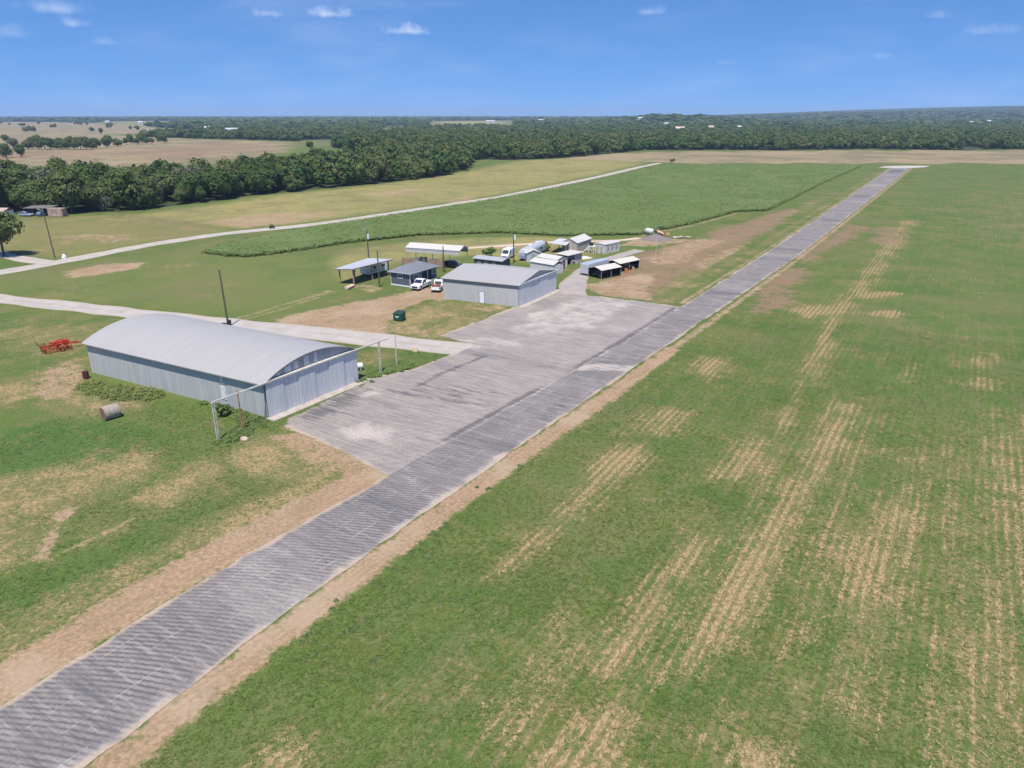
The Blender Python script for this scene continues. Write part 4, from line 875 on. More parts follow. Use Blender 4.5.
def lean_to():
    q = [(-107.6, 106.0), (-103.7, 107.4), (-103.5, 119.6), (-109.6, 118.4)]
    T = thing('carport', 'tilted grey sheet metal carport roof sheltering a travel trailer', 'carport', (q[0][0], q[0][1]))
    L_ = [(p[0] - q[0][0], p[1] - q[0][1]) for p in q]
    z = [3.25, 3.45, 3.5, 3.3]
    rf = MB(); rf.slab([(*L_[i], z[i]) for i in range(4)], .07); rf.build('roof', sheet_metal('carport_roof', (0.47, 0.475, 0.49), .5, .12, .4, 0, .08, .2), T)
    fb = MB()
    for a, b in ((0, 1), (1, 2), (2, 3), (3, 0)):
        fb.tube((*L_[a], z[a] - .18), (*L_[b], z[b] - .18), .1, n=4)
    fb.build('fascia_beam', mat('rusty_beam', (0.22, 0.15, 0.11), .9, .3), T)
    for u, v in ((.15, .06), (.88, .05), (.9, .5), (.9, .93), (.1, .5), (.1, .93)):
        bx = (L_[0][0] * (1 - u) + L_[1][0] * u) * (1 - v) + (L_[3][0] * (1 - u) + L_[2][0] * u) * v
        by = (L_[0][1] * (1 - u) + L_[1][1] * u) * (1 - v) + (L_[3][1] * (1 - u) + L_[2][1] * u) * v
        p = MB(); post(p, bx, by, 0, 3.22, .11); p.build('post', TIMBER, T)
lean_to()

def tall_shelter():
    A, Bp = (-107.4, 128.9), (-95.2, 131.4)
    L, D, H, rise = 13.4, 4.6, 4.3, 0.75
    T = thing('carport', 'tall carport with white gable roof behind the brown panel fence', 'carport', A, flat_dir(A, Bp))
    rf = MB(); s_ = rise / (D / 2); o = .15
    rf.slab([(-o, -o, H - o * s_ + .06), (L + o, -o, H - o * s_ + .06), (L + o, D / 2, H + rise + .06), (-o, D / 2, H + rise + .06)], .06)
    rf.slab([(-o, D / 2, H + rise + .06), (L + o, D / 2, H + rise + .06), (L + o, D + o, H - o * s_ + .06), (-o, D + o, H - o * s_ + .06)], .06)
    rf.build('roof', ROOF_W, T)
    sp = MB(); sp.box(-.05, L + .05, -.1, -.05, H - 1.0, H - .5); sp.build('side_panel', ROOF_W, T)
    s2 = MB(); s2.box(-.05, L + .05, -.1, -.05, H - .499, H - .02); s2.box(-.05, L + .05, D + .05, D + .1, H - 1.0, H - .02); s2.build_each('grey_side_panel', mat('grey_panel', (0.36, 0.36, 0.36), .6, .08), T)
    g = MB()
    for x in (0.0, L - .06): g.prism([(0, H), (D, H), (D / 2, H + rise - .03)], x, x + .05, 'x')
    g.build_each('gable', mat('grey_gable', (0.26, 0.25, 0.25), .7, .1), T)
    for x in (.1, L / 3, 2 * L / 3, L - .1):
        for y in (.05, D - .05):
            p = MB(); post(p, x, y, 0, H, .06); p.build('post', STEEL, T)
tall_shelter()

def panel_fence():
    A, Bp = (-108.38, 128.48), (-98.34, 131.24)
    L = math.hypot(Bp[0] - A[0], Bp[1] - A[1])
    T = thing('panel_fence', 'brown wooden panel fence in front of the tall white roofed carport', 'fence', A, flat_dir(A, Bp))
    BR = mat('brown_panel', (0.30, 0.205, 0.15), .9, .18, 2.0, stretch=(6, 1, .3))
    n = 5
    for i in range(n):
        if i == 2: continue
        p = MB(); p.box(i * L / n + .05, (i + 1) * L / n - .05, -.04, .04, .1, 1.85); p.build('panel', BR, T)
    for i in range(n + 1):
        p = MB(); post(p, i * L / n, 0, 0, 2.0, .05); p.build('post', mat('dark_post', (0.09, 0.07, 0.06), .9, .2), T)
    g = MB(); g.box(2 * L / n + .1, 3 * L / n - .1, .3, .36, .1, 2.3); g.build('gate', mat('dark_gate', (0.07, 0.065, 0.065), .8, .2), T)
panel_fence()

def awning_shed():
    A = (-93.0, 135.5); Bp = (-85.6, 135.6)
    T, L = gable_shed('shed', 'low dark shed with flat grey metal roof behind the smaller hangar', 'shed', A, Bp, 3.6, 2.2, .35, mat('dark_boards', (0.12, 0.115, 0.11), .9, .3, 3.0, stretch=(5, 1, .4)), sheet_metal('dull_roof', (0.36, 0.37, 0.38), .6, .12, .4, 0), 'x', .35)
    for x in (.7, 2.6, 4.6):
        d = MB(); d.box(x, x + 1.2, -.06, -.003, .4, 1.9); d.build('opening_panel', mat('grey_boards', (0.25, 0.24, 0.23), .9, .2), T)
awning_shed()

def white_shed_a():
    A = (-75.4, 142.6); Bp = (-74.6, 146.0)
    Wm = mat('cream_shed_wall', (0.58, 0.56, 0.53), .7, .07)
    T, L = gable_shed('shed', 'white roofed shed with a dark red door in its end wall', 'shed', A, Bp, 6.0, 2.3, .55, Wm, ROOF_W, 'y', .15)
    d = MB(); d.box(1.9, 2.8, -.06, -.003, .05, 2.05); do = d.build('door', mat('dark_red_door', (0.12, 0.035, 0.035), .7, .2), T)
    k = MB(); k.box(2.62, 2.7, -.12, -.062, 1.0, 1.08); k.build('handle', STEEL, do)
white_shed_a()

def white_shed_b():
    A = (-73.6, 137.6); Bp = (-73.0, 141.2)
    Wm = mat('cream_shed_wall', (0.58, 0.56, 0.53), .7, .07)
    T, L = gable_shed('shed', 'white roofed shed with dark gable ends, close behind the smaller hangar', 'shed', A, Bp, 6.6, 2.2, .6, Wm, ROOF_W, 'y', .15, mat('dark_gable', (0.10, 0.10, 0.105), .8, .2))  # gables in one darker colour than the cream walls
    d = MB(); d.box(.9, 2.5, -.05, -.003, .05, 2.0); d.build('door', Wm, T)
white_shed_b()

def white_hut():
    A, Bp = (-86.0, 147.3), (-83.6, 149.6)
    T, L = gable_shed('hut', 'little white gabled hut beside the rounded silver trailer', 'hut', A, Bp, 4.2, 2.1, .7, mat('light_grey_hut', (0.45, 0.46, 0.47), .7, .08), ROOF_W, 'y', .2)
    d = MB(); d.box(1.1, 2.1, -.05, -.003, .05, 1.9); d.build('door', mat('grey_door', (0.3, 0.31, 0.33), .6, .1), T)
white_hut()

def tan_shed():
    A, Bp = (-85.92, 165.17), (-81.66, 165.26)
    TAN = mat('tan_siding', (0.43, 0.385, 0.32), .8, .1, 2.0, stretch=(6, 6, .3))
    T, L = gable_shed('shed', 'tan gabled shed with double doors and a bright white roof', 'shed', A, Bp, 8.6, 2.35, 1.0, TAN, ROOF_W, 'y', .18)
    for x in (L / 2 - .95, L / 2 + .02):
        d = MB(); d.box(x, x + .93, -.06, -.003, .08, 2.1); do = d.build('door', mat('tan_door', (0.47, 0.43, 0.37), .7, .08), T)
        k = MB(); k.box(x + (.8 if x < L / 2 else .06), x + (.87 if x < L / 2 else .13), -.1, -.062, 1.0, 1.2); k.build('handle', STEEL, do)
    tr = MB()
    for x in (-.02, L - .08): tr.box(x, x + .1, -.03, -.003, 0, 2.35)
    tr.box(L / 2 - 1.08, L / 2 - .98, -.05, -.003, 0, 2.2); tr.box(L / 2 + .98, L / 2 + 1.08, -.05, -.003, 0, 2.2); tr.box(L / 2 - .98, L / 2 + .98, -.05, -.003, 2.12, 2.22)
    tr.build_each('trim', mat('grey_trim', (0.25, 0.245, 0.24), .7, .1), T)
tan_shed()

def side_awning():
    q = [(-87.16, 160.90), (-82.81, 161.29), (-84.94, 169.32), (-88.45, 168.17)]
    T = thing('awning', 'open grey metal awning standing against the tan gabled shed', 'awning', q[0])
    L_ = [(p[0] - q[0][0], p[1] - q[0][1]) for p in q]
    z = [2.5, 2.25, 2.4, 2.6]
    rf = MB(); rf.slab([(*L_[i], z[i]) for i in range(4)], .06); rf.build('roof', sheet_metal('awning_roof', (0.55, 0.56, 0.58), .45, .15, .4, 0, .06), T)
    for i in range(4):
        c = (np.mean([p[0] for p in L_]), np.mean([p[1] for p in L_]))
        p = MB(); post(p, L_[i][0] * .93 + c[0] * .07, L_[i][1] * .93 + c[1] * .07, 0, z[i] - .08, .06); p.build('post', TIMBER, T)
side_awning()

def lean_shed():
    A, Bp = (-79.2, 149.8), (-76.3, 149.2)
    T = thing('shed', 'open fronted shed with flat white roof between the red doored shed and the tan shed', 'shed', A, flat_dir(A, Bp))
    L, D = 3.2, 5.4
    w_ = MB(); w_.box(0, L, D - .1, D, 0, 2.2); w_.box(0, .1, 0, D - .1, 0, 2.2); w_.box(L - .1, L, 2.6, D - .1, 0, 2.2); w_.build('wall', mat('grey_tan_wall', (0.36, 0.33, 0.30), .9, .2), T)
    rf = MB(); rf.slab([(-.4, -.3, 2.35), (L + .4, -.3, 2.3), (L + .4, D + .3, 2.4), (-.4, D + .3, 2.45)], .1); rf.build('roof', ROOF_W, T)
    for x in (.1, L - .1):
        p = MB(); post(p, x, .05, 0, 2.22, .06); p.build('post', TIMBER, T)
    b = MB(); b.box(L - .06, L - .02, .1, 2.58, 1.35, 1.95); b.build('blue_sign_board', mat('slate_board', (0.10, 0.12, 0.15), .7, .1), T)
lean_shed()

def junk():
    T = thing('junk_pile', 'grey jumble of household junk beside the open flat roofed shed', 'junk pile', (-75.6, 150.6), R(70))
    rr = random.Random(12)
    for k in range(6):
        x, y = rr.uniform(0, 3.2), rr.uniform(-.4, .4); a, b, h = rr.uniform(.2, .45), rr.uniform(.2, .4), rr.uniform(.3, 1.0)
        m_ = Matrix.Translation((x, y, 0)) @ Matrix.Rotation(rr.uniform(0, 3), 4, 'Z')
        q = MB(); q.box(-a, a, -b, b, 0, h, m_); q.build('box', [mat('junk_grey', (0.30, 0.30, 0.30), .8, .2), mat('junk_pale', (0.46, 0.44, 0.40), .8, .2), mat('junk_dark', (0.08, 0.08, 0.085), .8, .2)][k % 3], T, bevel=.02)
    for x in (.6, 1.7):
        q = MB(); n = 16
        for i in range(n):
            a0, a1 = 2 * math.pi * i / n, 2 * math.pi * (i + 1) / n
            q.tube((x + .34 * math.cos(a0), .62, .37 + .34 * math.sin(a0)), (x + .34 * math.cos(a1), .62, .37 + .34 * math.sin(a1)), .035, n=6, cap=False)
        q.build('wheel', RUBBER, T)
    q = MB(); q.tube((.6, .62, .37), (1.0, .62, .85), .025); q.tube((1.7, .62, .37), (1.0, .62, .85), .025); q.tube((1.0, .62, .85), (1.6, .62, .9), .025); q.build('cycle_frame', STEEL, T)
junk()

def frame_store():
    A, Bp = (-77.6, 167.2), (-74.6, 166.6)
    Wm = mat('mottled_white_wall', (0.56, 0.53, 0.48), .85, .25, 1.3)
    T, L = gable_shed('storage_hut', 'mottled white storage hut with boxy flat roof on the dirt yard', 'hut', A, Bp, 6.5, 2.3, .15, Wm, ROOF_W, 'y', .12)
    for x in (.4, 1.7):
        d = MB(); d.box(x, x + .8, -.05, -.003, .1, 1.9); d.build('door', mat('grey_tan_door', (0.40, 0.37, 0.33), .8, .15), T)
    for y in (1.0, 2.8, 4.6):
        d = MB(); d.box(L + .003, L + .05, y, y + .9, .8, 1.8); d.build('shutter', mat('dull_shutter', (0.30, 0.28, 0.25), .8, .15), T)
frame_store()

def ramp_frame():
    A = (-80.8, 166.6)
    T = thing('stair_platform', 'white timber platform with a sloping stair and a black box on top', 'platform', A, R(-8))
    p = MB(); p.box(1.6, 3.2, .2, 1.8, 1.55, 1.68); p.build('deck', WHITE, T)
    for x in (1.65, 3.15):
        for y in (.25, 1.75):
            q = MB(); post(q, x, y, 0, 2.4 if y > 1 else 1.55, .06); q.build('leg', WHITE, T)
    s_ = MB()
    for y in (.3, 1.3): s_.prism([(0, 0), (.25, 0), (1.6, 1.4), (1.6, 1.65)], y, y + .06, 'y')
    for i in range(7): s_.box(.12 + i * .21, .34 + i * .21, .36, 1.3, .14 + i * .2, .18 + i * .2)
    s_.build('stair', WHITE, T)
    b = MB(); b.tube((2.9, .2, .0), (2.1, .2, 1.5), .04); b.tube((1.7, .2, .0), (2.5, .2, 1.5), .04); b.build('brace', WHITE, T)
    k = thing('crate', 'black plastic crate on top of the white timber platform', 'crate', (A[0] + 2.2, A[1] + .6, 1.68), R(10))
    q = MB(); q.box(-.4, .4, -.35, .35, 0, .65); q.build('bin', BLACKP, k, bevel=.04)
    q = MB(); q.box(-.43, .43, -.38, .38, .66, .72); q.build('lid', BLACKP, k, bevel=.02)
ramp_frame()

def canopy(A, rz, D, label, clutter):
    L = 3.9; H = 2.0; rise = .5
    T = thing('canopy', label, 'canopy', A, rz, 'white roofed canopies by the gravel drive')
    rf = MB(); s_ = rise / (L / 2); o = .15; N = 8
    xs = np.linspace(-o, L + o, N + 1); zs = [H + rise - abs(x - L / 2) * s_ + .05 for x in xs]
    for i in range(N): rf.slab([(xs[i], -.1, zs[i]), (xs[i + 1], -.1, zs[i + 1]), (xs[i + 1], D + .1, zs[i + 1]), (xs[i], D + .1, zs[i])], .04)
    rf.build('roof', mat('cream_canopy', (0.52, 0.485, 0.42), .6, .05), T)
    dk = mat('black_inside_sheet', (0.016, 0.016, 0.018), .85, .3)  # black sheets added so the inside reads as deep shade
    tp = MB(); tp.box(.02, .05, .1, D - .1, .15, 1.95); tp.build('dark_side_sheet', dk, T)
    tp = MB(); tp.box(.06, L - .06, D - .09, D - .05, .1, 2.0); tp.build('dark_back_sheet', dk, T)
    g = MB(); g.prism([(0.05, H), (L - .05, H), (L / 2, H + rise - .03)], D - .1, D - .06, 'y'); g.build('gable', dk, T)
    for x in (.05, L - .05):
        for y in (.0, D / 2, D):
            p = MB(); post(p, x, y, 0, H, .035); p.build('post', STEEL, T)
    return T
canopy((-66.3, 139.9), R(-18), 6.2, 'white roofed canopy with black sheets added to darken its inside beside the silver cargo trailer', 0)
canopy((-66.0, 148.4), R(-14), 7.2, 'white roofed canopy with black sheets added to darken its inside and an orange drum in front', 1)

def slab_board():
    q = [(-78.64, 159.24), (-76.00, 157.20), (-74.60, 159.87), (-77.10, 161.12)]
    T = MB(); T.slab([(p[0] - q[0][0], p[1] - q[0][1], .12) for p in q], .12)
    o = T.build('concrete_pad', mat('white_concrete', (0.58, 0.55, 0.5), .9, .08), None); o.location = (*q[0], 0)
    tag(o, 'pale concrete pad lying bare between the sheds and the gravel track', 'slab')
slab_board()

# ------------------------------------------------------------------ vehicles
def wheel(parent, x, y, r=.38, wd=.25):
    a = MB(); n = 20
    sgn = 1 if y > 0 else -1
    a.tube((x, y - wd / 2, r), (x, y + wd / 2, r), r, n=n); o = a.build('wheel', RUBBER, parent, bevel=.03)
    b = MB(); b.tube((x, y + sgn * (wd / 2 - .03), r), (x, y + sgn * (wd / 2 + .012), r), r * .62, r * .58, n=n); b.build('rim', CHROME, o)

def pickup(loc, rz, label, load=False):
    T = thing('pickup_truck', label, 'pickup', loc, rz, 'white pickups parked by the cottage')
    W2 = .98
    b = MB()
    b.prism([(-2.9, .5), (-2.9, 1.12), (-.72, 1.16), (-.72, .42), (-1.3, .42), (-2.35, .42)], -W2, -W2 + .12, 'y')
    b.prism([(-2.9, .5), (-2.9, 1.12), (-.72, 1.16), (-.72, .42), (-1.3, .42), (-2.35, .42)], W2 - .12, W2, 'y')
    b.box(-2.9, -.72, -W2 + .12, W2 - .12, .5, .72); b.box(-2.9, -2.82, -W2 + .12, W2 - .12, .72, 1.12)
    b.prism([(-.72, .42), (-.72, 1.18), (1.28, 1.18), (1.9, 1.14), (2.72, 1.02), (2.88, .8), (2.88, .45)], -W2, W2, 'y')
    b.build('body', CARPAINT, T, bevel=.05)
    c = MB(); c.prism([(-.72, 1.15), (-.6, 1.86), (-.3, 1.93), (.55, 1.93), (.72, 1.88), (1.42, 1.17)], -W2 + .1, W2 - .1, 'y'); cab = c.build('cab', CARPAINT, T, bevel=.06)
    g = MB()
    g.add([(1.36, -.76, 1.26), (1.36, .76, 1.26), (.79, .72, 1.85), (.79, -.72, 1.85)], [(0, 1, 2, 3)]); gw = g
    for q in range(len(g.v)): g.v[q] = (g.v[q][0] + .035, g.v[q][1], g.v[q][2] + .03)
    g.build('windscreen', GLASS, cab)
    for s_ in (-1, 1):
        for (x0, x1, x0t, x1t) in ((-.55, .22, -.48, .22), (.3, 1.14, .3, .62)):
            q = MB(); y = s_ * (W2 - .088)
            q.prism([(x0, 1.24), (x1, 1.24), (x1t, 1.78), (x0t, 1.78)], min(y, y - s_ * .02), max(y, y - s_ * .02), 'y'); q.build('side_window', GLASS, cab)
        q = MB(); q.box(1.0, 1.15, *sorted((s_ * W2, s_ * (W2 + .2))), 1.18, 1.36); q.build('mirror', BLACKP, T, bevel=.02)
        q = MB(); q.box(2.74, 2.9, *sorted((s_ * .62, s_ * .94)), .78, .98); q.build('headlight', LAMP_W, T, bevel=.02)
        q = MB(); q.box(-2.925, -2.86, *sorted((s_ * .8, s_ * .96)), .75, 1.08); q.build('tail_light', LAMP_R, T, bevel=.01)
        for hx in (.1, -.55): 
            q = MB(); q.box(hx, hx + .16, *sorted((s_ * W2, s_ * (W2 + .025))), 1.05, 1.09); q.build('door_handle', CHROME, T)
        for x in (-1.83, 1.95):
            q = MB(); q.tube((x, s_ * (W2 - .05), .42), (x, s_ * (W2 + .006), .42), .47, n=20); q.build('wheel_arch', BLACKP, T); wheel(T, x, s_ * (W2 - .1), .41, .24)
    q = MB(); q.add([(-.70, -.66, 1.3), (-.70, .66, 1.3), (-.625, .62, 1.8), (-.625, -.62, 1.8)], [(3, 2, 1, 0)]); 
    q.v = [(x - .03, y, z) for x, y, z in q.v]; q.build('rear_window', GLASS, cab)
    q = MB(); q.box(2.86, 2.93, -.6, .6, .62, .96); q.build('grille', BLACKP, T, bevel=.02)
    q = MB(); q.box(2.86, 3.0, -.95, .95, .42, .58); q.build('front_bumper', CHROME, T, bevel=.03)
    q = MB(); q.box(-3.02, -2.9, -.92, .92, .45, .62); q.build('rear_bumper', CHROME, T, bevel=.03)
    q = MB(); q.box(-2.8, 2.6, -.8, .8, .3, .45); q.build('chassis', BLACKP, T)
    if load:
        L_ = thing('cargo', 'brown and tan junk piled in the bed of the rear facing pickup', 'cargo', (*loc, .0), rz)
        rr = random.Random(3)
        for k in range(7):
            x, y = rr.uniform(-2.5, -1.1), rr.uniform(-.55, .55)
            q = MB(); s1, s2, hh = rr.uniform(.2, .4), rr.uniform(.2, .4), rr.uniform(.35, .85)
            q.box(x - s1, x + s1, y - s2, y + s2, .725 + .001 * k, .72 + hh)
            q.build('box', [mat('tan_box', (0.36, 0.24, 0.15), .9, .2), mat('brown_box', (0.16, 0.09, 0.06), .9, .2), mat('red_box', (0.25, 0.07, 0.05), .8, .2)][k % 3], L_)
a_, b_ = (-89.69, 108.61), (-91.42, 117.00)
pickup(((a_[0] + b_[0]) / 2, (a_[1] + b_[1]) / 2), flat_dir(b_, a_), 'white crew cab pickup with bonnet towards the grass by the cottage')
a_, b_ = (-85.47, 110.69), (-87.73, 116.54)
pickup(((a_[0] + b_[0]) / 2 , (a_[1] + b_[1]) / 2), flat_dir(a_, b_) , 'white pickup with loaded bed and red tail lights beside the smaller hangar', True)

def trailer_body(T, L, Wd, z0, z1, m, nose=0.0, rnd=.25):
    b = MB(); h = Wd / 2
    b.prism([(-L / 2, z0), (-L / 2, z1 - rnd), (-L / 2 + rnd, z1), (L / 2 - rnd - nose, z1), (L / 2 - nose * .3, z1 - rnd), (L / 2, (z0 + z1) / 2), (L / 2 - .15, z0)], -h, h, 'y')
    return b.build('body', m, T, bevel=.08)

def travel_trailer():
    c_ = (-106.86, 116.00); far_ = (-106.4, 120.4)
    T = thing('travel_trailer', 'white travel trailer parked under the tilted grey carport roof', 'travel trailer', (-107.75, 118.1), R(-89))
    L, Wd = 6.6, 2.4
    trailer_body(T, L, Wd, .55, 2.85, WHITE, .3)
    for s_ in (-1, 1):
        q = MB(); q.box(-2.4, 2.5, *sorted((s_ * (Wd / 2 + .002), s_ * (Wd / 2 + .012))), .95, 1.15); q.build('stripe', mat('grey_stripe', (0.22, 0.24, 0.27), .5, .1), T)
        for x in (-2.2, .6):
            q = MB(); q.box(x, x + 1.0, *sorted((s_ * (Wd / 2 + .003), s_ * (Wd / 2 + .03))), 1.5, 2.1); q.build('window', GLASS, T)
        for x in (-.6, .25): wheel(T, x, s_ * (Wd / 2 - .14), .34, .2)
    q = MB(); q.box(-L / 2 - .03, -L / 2 - .004, -.6, .4, 1.4, 2.2); q.build('rear_window', GLASS, T)
    q = MB(); q.box(-1.0, -.25, Wd / 2 + .003, Wd / 2 + .04, .7, 2.35); d = q.build('door', WHITE, T); q = MB(); q.box(-.4, -.32, Wd / 2 + .045, Wd / 2 + .08, 1.4, 1.5); q.build('handle', CHROME, d)
    q = MB(); q.tube((L / 2 - .3, -.6, .5), (L / 2 + 1.0, 0, .5), .05); q.tube((L / 2 - .3, .6, .5), (L / 2 + 1.0, 0, .5), .05); q.tube((L / 2 + .9, 0, .0), (L / 2 + .9, 0, .6), .05); q.build('hitch', BLACKP, T)
    q = MB(); q.box(-.4, .4, -.4, .4, 2.86, 3.05); q.build('roof_vent', STEEL, T, bevel=.05)
travel_trailer()

def fifth_wheel():
    a, b = (-87.3, 147.6), (-90.0, 161.5)
    T = thing('trailer', 'long silver trailer with rounded roof and blue grey front behind the hut', 'trailer', ((a[0] + b[0]) / 2, (a[1] + b[1]) / 2), flat_dir(b, a))
    L, h = 13.6, 1.35; N = 12
    b_ = MB(); prof = [(-h, .6)] + [(-h * math.cos(math.pi * i / N) , 2.0 + 1.0 * math.sin(math.pi * i / N)) for i in range(N + 1)] + [(h, .6)]
    n = len(prof); rings = []
    xs = [(-L / 2, .97), (-L / 2 + .3, 1), (L / 2 - 2.2, 1), (L / 2 - .9, .97), (L / 2 - .25, .85), (L / 2, .6)]
    vs = []; fs = []
    for x, k in xs:
        for y, z in prof: vs.append((x, y * (k * .5 + .5), .6 + (z - .6) * k))
    for i in range(len(xs) - 1):
        for j in range(n - 1): fs.append((i * n + j, (i + 1) * n + j, (i + 1) * n + j + 1, i * n + j + 1))
    fs.append(tuple(range(n))); fs.append(tuple(range((len(xs) - 1) * n, len(xs) * n))[::-1])
    b_.add(vs, fs); b_.build('body', mat('silver_shell', (0.50, 0.51, 0.53), .4, .08, 1.0, .25), T)
    q = MB(); q.box(L / 2 - .2, L / 2 + .03, -.95, .95, .62, 1.5); q.build('front_cap', mat('blue_grey_cap', (0.24, 0.30, 0.42), .5, .08), T, bevel=.06)
    for s_ in (-1, 1):
        q = MB(); q.box(-6, 4.6, *sorted((s_ * (h + .003), s_ * (h + .015))), .62, 1.2); q.build('skirt_panel', mat('blue_grey_cap', (0.24, 0.30, 0.42), .5, .08), T)
        for x in (-3.5, 0, 3):
            q = MB(); q.box(x, x + 1.1, *sorted((s_ * (h + .003), s_ * (h + .03))), 1.4, 1.95); q.build('window', GLASS, T)
        for x in (-2.6, -1.7): wheel(T, x, s_ * (h - .16), .38, .22)
    q = MB(); q.tube((L / 2 - 1.5, -.6, 0), (L / 2 - 1.5, -.6, .65), .06); q.tube((L / 2 - 1.5, .6, 0), (L / 2 - 1.5, .6, .65), .06); q.build('jack', BLACKP, T)
    for x in (-4, 1): 
        q = MB(); q.box(x, x + .7, -.35, .35, 2.98, 3.14); q.build('roof_vent', WHITE, T, bevel=.04)
fifth_wheel()

def van():
    a, b = (-92.2, 147.2), (-93.3, 152.4)
    T = thing('van', 'white delivery van parked between the pole and the low dark shed', 'van', ((a[0] + b[0]) / 2, (a[1] + b[1]) / 2), flat_dir(b, a))
    q = MB(); q.prism([(-2.65, .4), (-2.7, 2.1), (-2.5, 2.3), (1.0, 2.3), (1.35, 2.15), (2.05, 1.3), (2.6, 1.12), (2.72, .85), (2.72, .4)], -.98, .98, 'y'); body = q.build('body', CARPAINT, T, bevel=.09)
    q = MB(); q.add([(2.06, -.8, 1.36), (2.06, .8, 1.36), (1.45, .74, 2.1), (1.45, -.74, 2.1)], [(0, 1, 2, 3)]); q.v = [(x + .05, y, z + .04) for x, y, z in q.v]; q.build('windscreen', GLASS, T)
    for s_ in (-1, 1):
        q = MB(); q.prism([(.75, 1.35), (1.9, 1.35), (1.35, 2.0), (.75, 2.0)], *sorted((s_ * .985, s_ * 1.0)), 'y'); q.build('side_window', GLASS, T)
        q = MB(); q.box(1.7, 1.85, *sorted((s_ * 1.0, s_ * 1.2)), 1.3, 1.55); q.build('mirror', BLACKP, T)
        q = MB(); q.box(2.6, 2.745, *sorted((s_ * .6, s_ * .92)), .82, 1.02); q.build('headlight', LAMP_W, T)
        for x in (-1.7, 1.75): wheel(T, x, s_ * .9, .36, .22)
    q = MB(); q.box(2.7, 2.78, -.9, .9, .42, .62); q.build('front_bumper', BLACKP, T, bevel=.02)
    q = MB(); q.box(2.71, 2.745, -.5, .5, .68, .85); q.build('grille', BLACKP, T)
van()

def car(loc, rz, label, m):
    T = thing('parked_car', label, 'car', loc, rz)
    q = MB(); q.prism([(-2.3, .4), (-2.35, .95), (-1.9, 1.02), (.95, 1.0), (2.0, .88), (2.3, .68), (2.3, .4)], -.9, .9, 'y'); q.build('body', m, T, bevel=.08)
    q = MB(); q.prism([(-2.1, 1.0), (-1.7, 1.5), (-1.2, 1.58), (.1, 1.55), (.95, .99)], -.78, .78, 'y'); cab = q.build('cab', m, T, bevel=.06)
    q = MB(); q.add([(.9, -.68, 1.06), (.9, .68, 1.06), (.2, .64, 1.5), (.2, -.64, 1.5)], [(0, 1, 2, 3)]); q.v = [(x + .05, y, z + .04) for x, y, z in q.v]; q.build('windscreen', GLASS, cab)
    for s_ in (-1, 1):
        q = MB(); q.prism([(-1.75, 1.06), (.65, 1.06), (.05, 1.48), (-1.5, 1.48)], *sorted((s_ * .785, s_ * .8)), 'y'); q.build('side_window', GLASS, cab)
        q = MB(); q.box(2.2, 2.32, *sorted((s_ * .5, s_ * .85)), .66, .8); q.build('headlight', LAMP_W, T)
        for x in (-1.4, 1.45): wheel(T, x, s_ * .82, .33, .2)
car((-105.6, 131.2), R(15), 'white car under the left end of the tall carport', CARPAINT)
car((-101.4, 131.8), R(12), 'pale green car in the middle of the tall carport', mat('pale_green_paint', (0.42, 0.46, 0.41), .35, .05))
car((-97.2, 133.0), R(8), 'dark car under the right end of the tall carport', mat('dark_car_paint', (0.025, 0.03, 0.035), .3, .1))
car((-64.6, 142.6), R(72), 'black car added to darken the inside of the canopy beside the silver cargo trailer', mat('dark_car_paint', (0.025, 0.03, 0.035), .3, .1))  # black cars added under both canopies to keep the inside dark
car((-62.9, 152.2), R(76), 'black car added to darken the inside of the canopy behind the orange drum', mat('dark_car_paint', (0.025, 0.03, 0.035), .3, .1))

def cargo_trailer():
    A, Bp = (-68.77, 141.00), (-66.53, 140.54)
    T = thing('cargo_trailer', 'silver box cargo trailer parked at the edge of the gravel track', 'trailer', A, flat_dir(A, Bp) )
    b = MB(); b.box(0, 2.2, 0, 7.6, .45, 2.55); b.build('box', sheet_metal('trailer_silver', (0.52, 0.54, 0.57), .4, .25, .6, 1, .05), T, bevel=.05)
    b = MB(); b.box(-.02, 2.22, .05, 7.55, 2.552, 2.60); b.build('roof', mat('trailer_roof', (0.42, 0.46, 0.52), .4, .06, 1.0, .2), T)
    for x in (.06, 1.12):
        b = MB(); b.box(x, x + 1.02, -.05, -.003, .5, 2.45); d = b.build('rear_door', mat('trailer_door', (0.56, 0.58, 0.61), .4, .06, 1.0, .2), T)
        b = MB(); b.box(x + .48, x + .52, -.085, -.052, .6, 2.35); b.build('latch_bar', CHROME, d)
    for x in (-.08, 2.28):
        for y in (3.2, 4.2):
            w_ = MB(); w_.tube((x - .1, y, .36), (x + .1, y, .36), .36, n=18); o = w_.build('wheel', RUBBER, T)
            r_ = MB(); r_.tube((x - .11, y, .36), (x + .11, y, .36), .2, n=14); r_.build('rim', CHROME, o)
    b = MB(); b.tube((.4, 7.55, .45), (1.1, 8.8, .45), .05); b.tube((1.8, 7.55, .45), (1.1, 8.8, .45), .05); b.tube((1.1, 8.7, 0), (1.1, 8.7, .5), .05); b.build('hitch', BLACKP, T)
    for x in (.08, 1.9):
        b = MB(); b.box(x, x + .2, -.06, -.003, .2, .44); b.build('tail_light', LAMP_R, T)
cargo_trailer()

